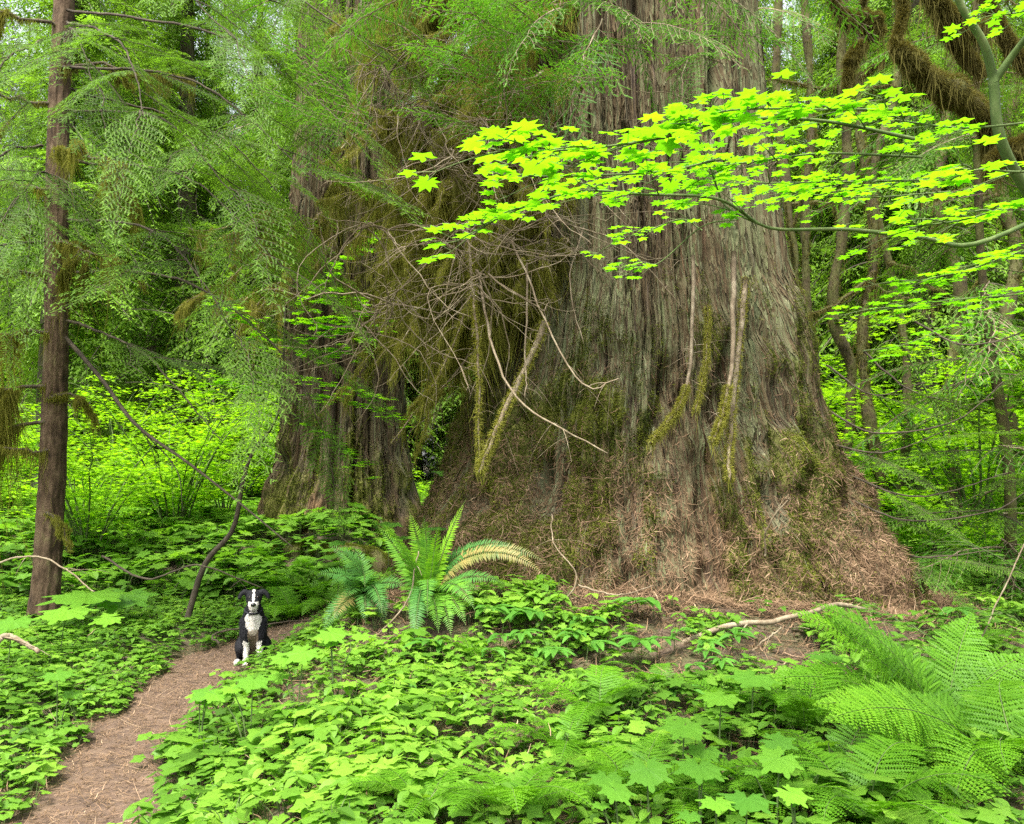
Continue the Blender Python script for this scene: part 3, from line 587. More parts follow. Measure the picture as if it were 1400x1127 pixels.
for i, (py, sx, L, dr, ms) in enumerate([(30, -1, 1.6, .0, .06), (140, -1, 1.3, .1, .05), (262, -1, 1.4, .15, .07), (375, -1, 1.4, .05, .1), (455, -1, 1.3, .35, .42), (520, -1, 1.6, .4, .5), (575, -1, 1.5, .25, .42), (300, -1, .9, .1, .05), (620, -1, .8, .2, .12),
                                     (90, 1, 1.3, .3, .12), (330, 1, 1.2, .4, .2), (545, 1, .5, .3, .08), (700, 1, .5, .8, .05), (205, 1, 1.6, .3, .16)]):
    px = 74; b = at(px, py, 9.3); b[0] = hem_c(A([b[2]]))[0, 0]; 
    dead_limb(hem, b, (sx, rng.uniform(-.7, .1), rng.uniform(.0, .25)), L, .022, dr, 140 + i, ms, mossn=30)
# the long bare drooping limb to its right: pixel (95,470) -> (400,745)
def px_tube(g, pts, r, n=24, k=6, jit=0., rng=None):
    P = smooth_poly([at(*p) for p in pts], n)
    if jit: P = P + np.cumsum(rng.normal(0, jit, P.shape), 0)
    g.add(*tube(P, r if np.ndim(r) == 0 else np.linspace(r[0], r[1], n), k)); return P
g = G(); px_tube(g, [(90, 462, 9.3), (140, 520, 8.9), (185, 580, 8.5), (260, 635, 8.1), (330, 690, 7.9), (400, 748, 7.7)], (.026, .006)); px_tube(g, [(185, 580, 8.5), (240, 640, 8.3), (250, 700, 8.2)], (.008, .002)); px_tube(g, [(140, 520, 8.9), (200, 600, 8.8), (215, 640, 8.8)], (.008, .002))
g.V = [rel(v, hem) for v in g.V]; g.build('dead_limb', [M['darkwood']], hem, smooth=True)['label'] = 'long bare drooping limb'
# live boughs, drooping fans; (px,py,depth) of base, pixel direction of the tip
def hb_(me, base, tip, sc=None, parent=hem, name='bough', roll=0.):
    b, t = at(*base), at(*tip); d = t - b; L = np.linalg.norm(d); d[2] += .26 * L; return bough(me, name, parent, b, d, (L / 2.0 if sc is None else sc), roll)
n = 0
HL = [[(92, -70, 9.3), (330, -40, 8.2), (540, 80, 7.2)], [(92, 15, 9.3), (300, 50, 8), (490, 190, 7)], [(92, 90, 9.3), (270, 110, 8), (440, 250, 7)], [(92, 150, 9.3), (230, 165, 7.8), (340, 280, 6.6)], [(92, 215, 9.3), (260, 250, 8), (410, 400, 7.2)],
      [(92, 300, 9.3), (220, 320, 8.2), (330, 460, 7)], [(92, 370, 9.3), (240, 385, 8.4), (370, 480, 7.6), (430, 570, 7.4)], [(92, -110, 9.3), (200, -70, 7.6), (330, 40, 6.3)], [(60, 55, 9.3), (0, 85, 8.6), (-60, 150, 8)], [(60, 200, 9.3), (0, 215, 8.6), (-50, 280, 8)],
      [(60, 330, 9.3), (0, 345, 8.8), (-60, 400, 8.4)], [(92, -60, 9.6), (350, -10, 10.6), (600, 90, 11.2)], [(92, 120, 9.6), (300, 190, 10.6), (430, 330, 11.2)], [(92, 30, 9.3), (170, 60, 7.6), (210, 160, 6.4)], [(92, 440, 9.3), (190, 480, 8.6), (300, 600, 8.0)], [(80, 250, 9.3), (60, 240, 8.3), (20, 300, 7.6)], [(85, 60, 9.3), (100, 40, 8.2), (130, 130, 7.2)]]
for i, pts in enumerate(HL):
    g = G(); P = px_tube(g, pts, (.017, .004), 40, 6, .006, rng); g.V = [rel(v, hem) for v in g.V]; lo = g.build('limb', [M['darkwood']], hem, smooth=True); Dp = nrm(np.gradient(P, axis=0))
    for q in range(3 if i == 14 else (5 if 8 <= i < 11 or i == 6 else 6)):
        k = int(39 * (.28 + .72 * (q + rng.uniform(.2, .9)) / 6)); d = Dp[k]; sd_ = nrm(np.cross(d, [0, 0, 1.])) * (1 if q % 2 else -1); dd = d * rng.uniform(.5, 1.0) + sd_ * (rng.uniform(.3, .9) if k < 35 else .1) + A([0, 0, rng.uniform(-.15, .3)])
        o = bough(HS[n % 4], 'bough', hem, P[k], dd, rng.uniform(.58, .85), rng.uniform(-.35, .35)); o.parent = lo; n += 1
def hb_(me, base, tip, sc=None, parent=hem, name='bough', roll=0.):
    b, t = at(*base), at(*tip); d = t - b; L = np.linalg.norm(d); d[2] += .26 * L; return bough(me, name, parent, b, d, (L / 2.0 if sc is None else sc), roll)

# ------------------------------------------------------------------ dead and live boughs hanging from the giant cedar
rng = rg(200)
for i in range(56):
    side = rng.uniform(0, 1); z0 = rng.uniform(3.3, 7.6) + .5 * side; ph = R(rng.uniform(-105, -32)); r = float(RF(z0)) * .95
    b = A([TX + r * math.sin(ph), TY - r * math.cos(ph), z0]); dx = math.sin(ph) * rng.uniform(.6, 1.1) - .45; dy = -math.cos(ph) * rng.uniform(.2, .9) - .1
    dead_limb(big, b, (dx, dy, rng.uniform(-.3, .35)), rng.uniform(1.0, 2.3), rng.uniform(.012, .03), rng.uniform(.35, .95), 300 + i, rng.uniform(.05, .26), 'deadwood', nsub=13, mossn=12, curl=rng.uniform(0, .8))
for i, (base, mid, tip, r) in enumerate([((640, 300, 7.6), (655, 470, 7.0), (660, 640, 6.9), .016), ((745, 440, 7.2), (690, 560, 6.9), (655, 640, 6.8), .03), ((655, 370, 7.2), (700, 540, 6.6), (830, 628, 6.4), .012), ((700, 330, 7), (790, 520, 6.5), (850, 520, 6.4), .009),
                                     ((948, 350, 7.7), (940, 520, 7.35), (890, 605, 7.2), .02), ((1003, 345, 7.7), (998, 520, 7.3), (975, 610, 7.1), .026), ((968, 420, 7.6), (965, 500, 7.5), (950, 560, 7.3), .012), ((720, 360, 7.2), (715, 480, 7), (712, 540, 6.9), .01),
                                     ((760, 300, 7.3), (850, 330, 6.8), (930, 420, 6.9), .008), ((1020, 380, 8), (1000, 560, 7.4), (995, 660, 7.1), .03), ((800, 310, 7.4), (780, 380, 7), (800, 470, 6.9), .008), ((560, 560, 7.6), (600, 520, 7.4), (650, 400, 7.6), .016)]):
    g = G(); P = px_tube(g, [base, mid, tip], (r, r * .45), 20, 6, .006, rng)
    for q in range(6):
        j = rng.integers(5, 18); d = nrm(rng.normal(0, 1, 3) * A([1, .5, .6])) * rng.uniform(.1, .35); u = np.linspace(0, 1, 7)[:, None]; g.add(*tube(P[j] + d * u + A([0, 0, -1.]) * .12 * u ** 2, np.linspace(.004, .001, 7), 3, False))
    g.V = [rel(v, big) for v in g.V]; o = g.build('dead_limb', [M['deadwood']], big, smooth=True)
    if i in (0, 1, 4, 5, 9, 11, 6):
        g = G(); Q = smooth_poly(P[10:] if i in (4, 5) else P, 30); g.add(*fuzz(Q, np.full(30, r * 1.15), rng, 2200, .03, .007, .4), .7); g.add(*strands(Q, rng, 16, .07), .65); g.V = [rel(v, big) for v in g.V]
        m_ = g.build('hanging_moss', [M['moss']], big); m_.parent = o
for i in range(20):
    b = at(rng.uniform(470, 1040), rng.uniform(-90, 90), rng.uniform(6.4, 7.4)); d = A([rng.uniform(-1, 1), rng.uniform(-.7, .1), rng.uniform(-.5, .1)]); bough(CS[i % 3], 'bough', big, b, d, rng.uniform(.8, 1.4), rng.uniform(-.4, .4))
for (x0, y0, x1, y1, Y0) in [(740, 40, 680, 0, 6), (690, 190, 690, 10, 6), (690, 150, 600, 90, 6), (700, 130, 850, 110, 6), (680, 100, 560, 60, 6), (700, 180, 800, 60, 6.2), (690, 200, 520, 130, 6.2), (700, 90, 640, 30, 6.2), (480, 200, 330, 90, 6), (520, 190, 400, 60, 6), (470, 170, 300, 130, 6.2), (480, 150, 440, 30, 6.4), (420, 160, 250, 60, 6)]:
    o = hb_(CS[n % 3], (x0, y0, Y0 + .5), (x1, y1, Y0), sc=rng.uniform(.7, 1.0), parent=big, roll=rng.uniform(-.6, .6)); n += 1

for k in range(26):
    g = G(); ce = at(rng.uniform(480, 790), rng.uniform(30, 470), rng.uniform(6.6, 7.4)) if k < 19 else at(rng.uniform(640, 1020), rng.uniform(0, 420), rng.uniform(6.8, 7.2))
    for q in range(10):
        p = ce + rng.normal(0, .03, 3); l = rng.uniform(.3, 1.15); a = rng.uniform(0, 6.28); d = nrm(A([math.cos(a), math.sin(a) * .35 - .1, rng.uniform(-.9, .3)])); u = np.linspace(0, 1, 14)[:, None]; sg = rng.choice([-1, 1], p=[.3, .7]); bb = rng.normal(0, 1, 3) * A([1, .4, .6])
        Q = p + d * l * u + A([0, 0, -1.]) * sg * l * .55 * u ** 2 + A([0, 0, 1.]) * l * 1.6 * np.clip(u - .55, 0, 1) ** 2 * (sg > 0) + bb * l * .12 * np.sin(u * 4.5) + np.cumsum(rng.normal(0, .012, (14, 3)), 0) * l; g.add(*tube(Q, np.linspace(rng.uniform(.003, .009), .0014, 14), 4, False))
        for w_ in range(4):
            j = rng.integers(3, 13); d2 = nrm(rng.normal(0, 1, 3)) * rng.uniform(.06, .25) * l; g.add(*tube(Q[j] + d2 * u[::2] - A([0, 0, .08]) * u[::2] ** 2, np.linspace(.0024, .001, 7), 3, False))
    g.V = [rel(v, big) for v in g.V]; g.build('twigs', [M['deadwood']], big, smooth=True)
for i in range(22):
    b = at(rng.uniform(560, 1040), rng.uniform(-120, 60), rng.uniform(6.6, 7.5)); bough(CS[i % 3], 'bough', big, b, (rng.uniform(-1, 1), rng.uniform(-.7, .1), rng.uniform(-.5, .1)), rng.uniform(.9, 1.4), rng.uniform(-.4, .4))
for i in range(34):
    b = at(rng.uniform(350, 600), rng.uniform(-120, 190), rng.uniform(12.3, 13.4)); o = bough((HS + CS)[i % 7], 'bough', sec, b, (rng.uniform(-1, 1), rng.uniform(-.7, 0), rng.uniform(-.6, 0)), rng.uniform(.8, 1.1) * (1.9 if (i % 7) > 3 else 1.1), rng.uniform(-.5, .5))
for i in range(15):
    z0 = rng.uniform(4.4, 9); ph = R(rng.uniform(-70, 80)); b = A([SX + .9 * math.sin(ph), SY - .9 * math.cos(ph), z0]); dead_limb(sec, b, (math.sin(ph), -math.cos(ph) * .7, rng.uniform(-.4, .3)), rng.uniform(1.2, 2.4), .022, rng.uniform(.3, .9), 420 + i, rng.uniform(.1, .35), 'deadwood', nsub=7, mossn=14)
# ------------------------------------------------------------------ vine maples
mrng = rg(400)
def maple_leaves(g, P, rng, size, every=.10, whorl=1, spread=.08, tilt=.22, tb=0.):
    """pairs of leaves on short stalks along the polyline P"""
    L = np.concatenate([[0], np.cumsum(np.linalg.norm(np.diff(P, axis=0), axis=1))]); n = max(2, int(L[-1] / (every * 1.12))); s = np.linspace(L[-1] * .12, L[-1], n)
    B = np.stack([np.interp(s, L, P[:, c]) for c in range(3)], -1); D = nrm(np.stack([np.interp(s, L, np.gradient(P[:, c])) for c in range(3)], -1))
    for k in range(n):
        for sg in ((-1, 1, 0) if k == n - 1 else (-1, 1)):
            a = math.atan2(D[k, 1], D[k, 0]) + sg * rng.uniform(.6, 1.3); st = rng.uniform(.3, 1) * spread; q = B[k] + A([math.cos(a) * st, math.sin(a) * st, rng.uniform(-.4, .5) * st])
            g.add(*tube(A([B[k], q]), .0012, 3, False), .4, 1)
            sc = size * rng.uniform(.6, 1.05); g.add(*inst(LMV[rng.integers(0, 4)], A([q]), euler(A([a + rng.uniform(-.4, .4)]), A([rng.uniform(-.15, tilt * 1.1)]), A([a + math.pi / 2 + rng.uniform(-.8, .8)])), A([sc]), np.clip(rng.normal(.55 + tb, .13), 0, 1)))
def maple_bough(parent, pts, r0, rng, leaf=.065, sub=7, subl=.35, every=.085, leaves_from=.25, tb=0., tilt=.22, wood='greenwood', jit=.15):
    P = smooth_poly([at(*p) for p in pts], 40); L = np.linalg.norm(np.diff(P, axis=0), axis=1).sum()
    g = G(); g.add(*tube(P, np.linspace(r0, .002, 40), 6)); gl = G(); D = nrm(np.gradient(P, axis=0)); has = False
    i0 = int(leaves_from * 39)
    for q in range(sub):
        i = min(38, i0 + int((39 - i0) * (q + rng.uniform(.1, .9)) / sub)); sd_ = np.cross(D[i], [0, 0, 1.]) * (1 if q % 2 else -1); d = nrm(D[i] * rng.uniform(.5, 1.1) + sd_ * rng.uniform(.4, 1) + A([0, 0, rng.uniform(-.15, .22)])); l = subl * rng.uniform(.5, 1.2); u = np.linspace(0, 1, 8)[:, None]
        Q = P[i] + d * l * u - A([0, 0, 1.]) * l * .12 * u ** 2; g.add(*tube(Q, np.linspace(.0032, .0014, 8), 4, False)); maple_leaves(gl, Q, rng, leaf, every, tb=tb, tilt=tilt)
    maple_leaves(gl, P[max(i0, 30 if r0 > .008 else 12):], rng, leaf, every, tb=tb, tilt=tilt)
    for q in (g, gl): q.V = [rel(v, parent) for v in q.V]
    o = g.build('branch', [M[wood]], parent, smooth=True); f = gl.build('foliage', [M['maple'], M[wood]], parent); f.parent = o; return o
vm = empty('vine_maple', at(1640, 700, 3.9) * A([1, 1, 0]) + A([0, 0, .15]), 'vine maple with forked green stem, its bright lime leaves reaching across the giant trunk', 'tree')
g = G(); px_tube(g, [(1640, 900, 3.9), (1600, 640, 3.85), (1500, 400, 3.7), (1410, 270, 3.5), (1368, 190, 3.4), (1358, 108, 3.35)], (.028, .019), 40, 8)
px_tube(g, [(1359, 112, 3.35), (1345, 60, 3.3), (1315, 10, 3.25), (1290, -60, 3.2)], (.018, .012), 16, 8); px_tube(g, [(1359, 112, 3.35), (1385, 75, 3.3), (1420, 30, 3.2), (1470, -40, 3.1)], (.016, .011), 16, 8)
g.V = [rel(v, vm) for v in g.V]; g.build('trunk', [M['greenwood']], vm, smooth=True)
mb = lambda *a, **k: maple_bough(vm, *a, **k)
mb([(1500, 260, 3.3), (1340, 332, 3.2), (1260, 325, 3.15), (1160, 314, 3.1), (1070, 314, 3.05), (1035, 305, 3), (990, 280, 3), (975, 235, 3.0)], .011, mrng, leaf=.05, sub=5, leaves_from=.75)
mb([(1035, 305, 3.0), (980, 272, 2.9), (880, 266, 2.8), (790, 262, 2.7), (700, 290, 2.6), (625, 330, 2.5)], .006, mrng, leaf=.052, sub=7, subl=.2, every=.075, leaves_from=.35)
mb([(1250, 190, 2.6), (1120, 165, 2.5), (1000, 165, 2.4), (900, 190, 2.3), (780, 205, 2.2), (680, 205, 2.1)], .006, mrng, leaf=.056, sub=12, subl=.17, every=.06, leaves_from=.1, tb=.15, tilt=.3)
mb([(1220, 150, 2.5), (1120, 150, 2.4), (1010, 150, 2.3), (930, 165, 2.25)], .004, mrng, leaf=.062, sub=8, subl=.12, every=.06, leaves_from=.05, tb=.15, tilt=.35)
mb([(1000, 215, 2.7), (900, 235, 2.6), (800, 240, 2.5), (700, 242, 2.45)], .004, mrng, leaf=.05, sub=7, subl=.18, every=.07, leaves_from=.05, tb=.1)
mb([(1260, 215, 3.1), (1130, 210, 3), (1040, 220, 2.9), (960, 230, 2.9)], .005, mrng, leaf=.05, sub=7, subl=.24, every=.07, leaves_from=.05)
mb([(1330, 245, 3.4), (1200, 248, 3.3), (1080, 250, 3.2), (960, 250, 3.1)], .005, mrng, leaf=.05, sub=9, subl=.26, every=.07, leaves_from=.05)
mb([(1300, 262, 3.8), (1180, 270, 3.7), (1060, 262, 3.6)], .004, mrng, leaf=.052, sub=7, subl=.25, every=.075, leaves_from=.05)
mb([(1430, 165, 3.3), (1320, 175, 3.2), (1230, 165, 3.1), (1190, 160, 3.0)], .005, mrng, leaf=.05, sub=7, subl=.22, every=.075, leaves_from=.05, tb=-.1)
mb([(1480, 225, 2.3), (1400, 235, 2.25), (1340, 232, 2.2), (1310, 240, 2.2)], .004, mrng, leaf=.055, sub=4, subl=.15, every=.08, leaves_from=.1, tb=.2)
mb([(1480, 265, 2.5), (1390, 280, 2.5), (1320, 300, 2.5), (1250, 310, 2.5)], .004, mrng, leaf=.05, sub=6, subl=.18, every=.08, leaves_from=.1, tb=.1)
mb([(1500, 330, 3.1), (1400, 345, 3.1), (1320, 370, 3.1), (1250, 385, 3.2)], .005, mrng, leaf=.05, sub=9, subl=.26, every=.07, leaves_from=.1)
mb([(1500, 360, 3.6), (1400, 400, 3.6), (1300, 410, 3.7), (1200, 425, 3.8)], .005, mrng, leaf=.05, sub=9, subl=.28, every=.08, leaves_from=.1, tb=-.08)
mb([(1480, -20, 3.1), (1400, 15, 3.1), (1360, 20, 3.1)], .004, mrng, leaf=.045, sub=4, subl=.15, every=.08, leaves_from=.1)
mb([(960, 315, 3.6), (930, 300, 3.6), (880, 318, 3.6), (850, 325, 3.6)], .003, mrng, leaf=.042, sub=4, subl=.14, every=.07, leaves_from=.05)
mb([(1010, 300, 3.1), (960, 310, 3.2), (900, 360, 3.2), (860, 365, 3.2)], .0025, mrng, leaf=.04, sub=3, subl=.08, every=.09, leaves_from=.7)
mb([(1180, 480, 4.5), (1240, 470, 4.6), (1330, 430, 4.8)], .003, mrng, leaf=.05, sub=4, subl=.25, every=.1, leaves_from=.3, tb=-.15)
# small vine maple in front of the second cedar
v2 = empty('vine_maple', at(255, 850, 9.0) * A([1, 1, 0]) + A([0, 0, .05]), 'small vine maple with bent dark stem and tiny lime leaves before the second cedar', 'tree')
g = G(); px_tube(g, [(255, 850, 9.0), (280, 772, 9), (318, 725, 9), (332, 660, 9), (345, 620, 9), (372, 583, 9.1), (385, 540, 9.2), (390, 420, 9.2)], (.035, .008), 30, 5); g.V = [rel(v, v2) for v in g.V]; g.build('trunk', [M['darkwood']], v2, smooth=True)
for pts in [[(390, 425, 9.2), (430, 390, 9.2), (490, 330, 9.3)], [(380, 440, 9.2), (420, 440, 9.2), (480, 430, 9.2)], [(370, 490, 9.2), (420, 460, 9.2), (490, 450, 9.2)], [(370, 500, 9.2), (350, 450, 9.4), (330, 430, 9.4)],
            [(385, 540, 9.2), (450, 545, 9.1), (545, 570, 9.0)], [(390, 560, 9.2), (450, 600, 9.1), (470, 615, 9.1)], [(370, 520, 9.2), (350, 530, 9.3), (320, 520, 9.3)], [(375, 470, 9.2), (430, 480, 9.2), (470, 475, 9.2)], [(390, 430, 9.2), (460, 410, 9.2), (530, 440, 9)], [(380, 510, 9.2), (430, 520, 9.1), (500, 540, 9)], [(470, 360, 9.3), (500, 330, 9.3), (520, 320, 9.4)]]:
    maple_bough(v2, pts, .005, mrng, leaf=.095, sub=8, subl=.42, every=.11, leaves_from=.1, tb=.4)

# ------------------------------------------------------------------ forest behind
rng = rg(500)
FS = [spray(510 + k, L=1., W=.34, nside=22, droop=.3 + .15 * k, twl=.11, tsp=.042, lod=1.15, fall=.5, wr=.006).arr() for k in range(4)]
def conifer_crown(seed, H, z0, rad, nb, dens=1.):
    rng = rg(seed); g = G(); ts = rng.uniform(0, 1, nb) ** .9; V4 = []
    for k in range(4):
        t = ts[k::4]; K = len(t); z = z0 + (H - z0) * t; Lb = rad * (1 - t) ** .8 * rng.uniform(.55, 1.15, K) + .5; a = rng.uniform(0, 6.28, K)
        el = rng.uniform(-.55, .05, K) ; d = np.stack([np.cos(a) * np.cos(el), np.sin(a) * np.cos(el), np.sin(el)], -1)
        # two or three sprays along each limb so that the crown fills its volume
        for f0 in (0., .45):
            pos = np.stack([0 * t, 0 * t, z], -1) + d * (Lb * f0)[:, None]; Fm = frames(d + rng.normal(0, .18, d.shape), A([0, 0, 1.]))
            g.add(*inst(FS[k], pos, Fm, Lb * .62, rng.normal(0, .12, K)))
    return g
def bark_trunk(P, r, mat, parent, k=14, name='trunk', seed=0, rough=.1):
    n = len(P); V, T = tube(P, r, k); c = np.repeat(P, k, 0); V = c + (V - c) * (1 + rough * vn(V[:, 0] * 6, V[:, 1] * 6, V[:, 2] * 1.5, seed))[:, None]; g = G(); g.add(V, T); return g.build(name, [M[mat]], parent, smooth=True)
CRN = []
for k, (H, z0, rad, nb) in enumerate([(25, 3, 4.0, 520), (22, .5, 3.6, 480), (27, 5, 4.6, 520), (20, .2, 3.4, 440)]):
    t = empty('conifer', (0, 0, 0), 'x', 'tree', 'conifers of the forest behind')
    s = np.linspace(-.5, H, 30); P = np.stack([.1 * np.sin(s * .3 + k), .1 * np.cos(s * .25), s], -1); bark_trunk(P, np.interp(s, [-.5, 0, 1.5, H], [.5, .42, .33, .03]) * (1 + .2 * (k == 2)), 'farbark', t, seed=k)
    conifer_crown(520 + k, H, z0, rad, nb).build('crown', FM, t); CRN.append(t)
spots = []
for (Y0, Y1, n_) in [(23, 28, 11), (30, 36, 19), (38, 46, 24), (48, 60, 26)]:
    for i in range(n_):
        f = (i + rng.uniform(.15, .85)) / n_ * 2 - 1; Yq = rng.uniform(Y0, Y1); spots.append((f * (Yq * .66 + 3), Yq))
nm = {0: 'tall conifer with drooping boughs', 1: 'bushy conifer with boughs to the ground', 2: 'thick trunked conifer with high crown', 3: 'shorter dense conifer'}
for i, (x, y) in enumerate(spots):
    if 4 <= i < 8: x, y = [(-11, 28), (-13.2, 31.5), (6.2, 29), (-8.4, 33)][i - 4]
    if i < 4: x, y = [(-13.5, 25), (5.5, 24), (11.5, 23.5), (-6.5, 25.5)][i]
    o = CRN[i] if i < 4 else copy_tree(CRN[i % 4]); o.location = (x, y, float(hgt(x, y)) - .1); o.rotation_euler = (0, 0, rng.uniform(0, 6.28)); s = rng.uniform(1.0, 1.35); o.scale = (s, s, s)
    side = 'left of the second cedar' if x < -y * .3 else ('between and behind the two cedars' if x < y * .1 else 'right of the giant cedar')
    o['label'] = nm[i % 4] + ' in the forest ' + side; o['group'] = nm[i % 4] + 's ' + side
# vine maple thickets: bright low layers
def thicket(seed, H, rad, ns, nl):
    rng = rg(seed); t = empty('thicket_shrub', (0, 0, 0), 'x', 'shrub'); g = G(); gl = G()
    for i in range(ns):
        a = rng.uniform(0, 6.28); l = rad * rng.uniform(.5, 1); h = H * rng.uniform(.5, 1); n = 10; s = np.linspace(0, 1, n); P = np.stack([np.cos(a) * l * s ** 1.3, np.sin(a) * l * s ** 1.3, h * (1 - (1 - s) ** 1.8)], -1) + np.cumsum(rng.normal(0, .03, (n, 3)), 0)
        g.add(*tube(P, np.linspace(.022, .005, n), 5))
        for q in range(6):
            j = rng.integers(3, n - 1); c = P[j]; K = nl // (ns * 6); rr = rng.uniform(.3, .8); aa = rng.uniform(0, 6.28, K); r_ = rr * np.sqrt(rng.uniform(0, 1, K)); pos = c + np.stack([r_ * np.cos(aa), r_ * np.sin(aa), rng.normal(0, .05, K) - .12 * r_], -1)
            gl.add(*inst(L_star, pos, euler(rng.uniform(0, 6.28, K), rng.uniform(0, .45, K), rng.uniform(0, 6.28, K)), rng.uniform(.045, .085, K), np.clip(rng.normal(.5, .17, K), 0, 1)))
    g.build('stem', [M['greenwood']], t, smooth=True); gl.build('foliage', [M['farmaple']], t); return t
L_star = palmate(5, 135, .34, 0, .4, .1)
TH = [thicket(540, 2.6, 1.9, 10, 3000), thicket(541, 1.7, 1.6, 9, 2600), thicket(542, 3.8, 2.3, 12, 3600)]
spt = [(4.6, 13.5), (6.2, 12.5), (7.6, 14), (9.4, 15.5), (5.6, 16), (8.2, 18), (10.5, 19), (12.5, 17), (7, 21), (11, 22), (14, 21), (4.4, 19), (0.2, 17.5), (-.9, 19), (1.5, 20), (-7.5, 14.5), (-9.5, 16), (-6, 18), (-11.5, 18.5), (-8.5, 20), (-5.2, 21), (-13.5, 20), (-3.5, 22.5), (-10.5, 22.5), (-10.8, 13.3), (6.4, 18.4), (9.4, 13.2), (13.8, 15), (-6.2, 16), (-12, 15.5), (16, 19), (-16, 19), (5.2, 22.4), (9.5, 25), (-7.4, 24), (-6.2, 12.6), (-8.2, 12.2), (-10.2, 14.6), (-5.6, 14.2), (-12.5, 13), (-15, 17), (12, 14), (10.6, 12.4)]
for i, (x, y) in enumerate(spt):
    o = TH[i] if i < 3 else copy_tree(TH[i % 3]); o.location = (x, y, float(hgt(x, y)) - (.5 if y < 14.7 and x < 0 else .05)); o.rotation_euler = (0, 0, rng.uniform(0, 6.28)); s = rng.uniform(.8, 1.2) * (.75 if y < 14.7 and x < 0 else 1); o.scale = (s, s, s)
    side = 'left of the second cedar' if x < -4 else ('in the gap between the two cedars' if x < 2.5 else 'right of the giant cedar'); kd = ['waist high', 'low spreading', 'tall arching'][i % 3]
    o['label'] = kd + ' yellow green shrub in the bright thicket ' + side; o['group'] = kd + ' thicket shrubs ' + side

# mossy crooked maples, right
def mossy_tree(pts, r, seed, label, parent=None, name='mossy_maple', moss=.12, limbs=4):
    rng = rg(seed); P = smooth_poly([at(*p) for p in pts], 60); P = P + np.cumsum(rng.normal(0, .006, P.shape), 0) * r[0] * 15
    base = P[0].copy(); t = empty(name, base, label, 'tree', None); rad = np.linspace(r[0], r[1], 60) * (1 + .3 * vn(np.arange(60) * .35, 0, 0, seed)); bark_trunk(P - base, rad, 'mossbark', t, 10, 'trunk', seed, .25)
    gm = G(); gm.add(*fuzz(P - base, rad, rng, int(4200 * min(1, moss * 5)), .045, .014, .5), .45); sel = vn(np.arange(60) * .5, 3, 0, seed) > .1; gm.add(*strands(P[sel] - base, rng, 22, moss * 1.3, .012, r[0] * .6), .45)
    gm.build('moss', [M['mossdark']], t)
    for q in range(limbs):
        i = rng.integers(12, 55); d = nrm(rng.normal(0, 1, 3) * A([1, .5, .7])); l = rng.uniform(.6, 1.8); n = 12; u = np.linspace(0, 1, n)[:, None]; Q = P[i] + d * l * u + A([0, 0, 1.]) * rng.uniform(-.5, .5) * l * u ** 2 + np.cumsum(rng.normal(0, .03, (n, 3)), 0)
        g = G(); rr = np.linspace(rad[i] * .5, .006, n); g.add(*tube(Q - base, rr, 6)); o = g.build('limb', [M['mossbark']], t, smooth=True)
        g = G(); Qd = smooth_poly(Q, 40); g.add(*fuzz(Qd - base, np.interp(np.linspace(0, 1, 40), np.linspace(0, 1, n), rr * 1.4), rng, 900, .04, .012, .7), .5); g.add(*strands(Qd - base, rng, 10, moss * (.3 + np.clip(vn(np.arange(40) * .3, 0, 0, seed + q), 0, 1)), .011, .02), .45); m_ = g.build('moss', [M['mossdark']], t); m_.parent = o
    return t
mt_ = [([(1120, 640, 13), (1105, 480, 13), (1100, 300, 13), (1110, 160, 13), (1100, 0, 13), (1090, -150, 13)], (.07, .05), 'thin mossy maple stem nearest the right edge of the giant cedar'),
       ([(1150, 700, 14), (1165, 520, 14), (1140, 420, 14), (1160, 250, 14), (1150, 100, 14), (1160, -120, 14)], (.10, .07), 'second crooked mossy maple stem right of the giant cedar, bowed to the left'),
       ([(1215, 700, 13), (1185, 560, 13), (1180, 440, 13), (1195, 330, 13), (1172, 160, 13), (1180, -100, 13)], (.09, .06), 'third mossy maple stem, straight and dark behind the lime leaves'),
       ([(1230, 720, 15), (1240, 520, 15), (1220, 390, 15), (1190, 250, 15), (1225, 100, 15), (1215, -100, 15)], (.08, .06), 'mossy maple stem that leans left at mid height beside the pale bare pole'),
       ([(1310, 720, 16), (1300, 520, 16), (1320, 400, 16), (1290, 280, 16), (1310, 100, 16), (1290, -100, 16)], (.11, .08), 'stouter mossy maple below the hanging mossy limbs'),
       ([(1385, 640, 15), (1370, 480, 15), (1390, 350, 15), (1370, 230, 15), (1400, 60, 15)], (.12, .08), 'mossy maple by the right edge behind the forked green stem'),
       ([(1085, 600, 17), (1090, 400, 17), (1075, 250, 17), (1060, 100, 17), (1070, -80, 17)], (.09, .07), 'pale distant stem seen just over the right shoulder of the giant cedar')]
for i, (pts, r, lb) in enumerate(mt_): mossy_tree(pts, r, 560 + i, lb, moss=.10 + .05 * (i % 3))
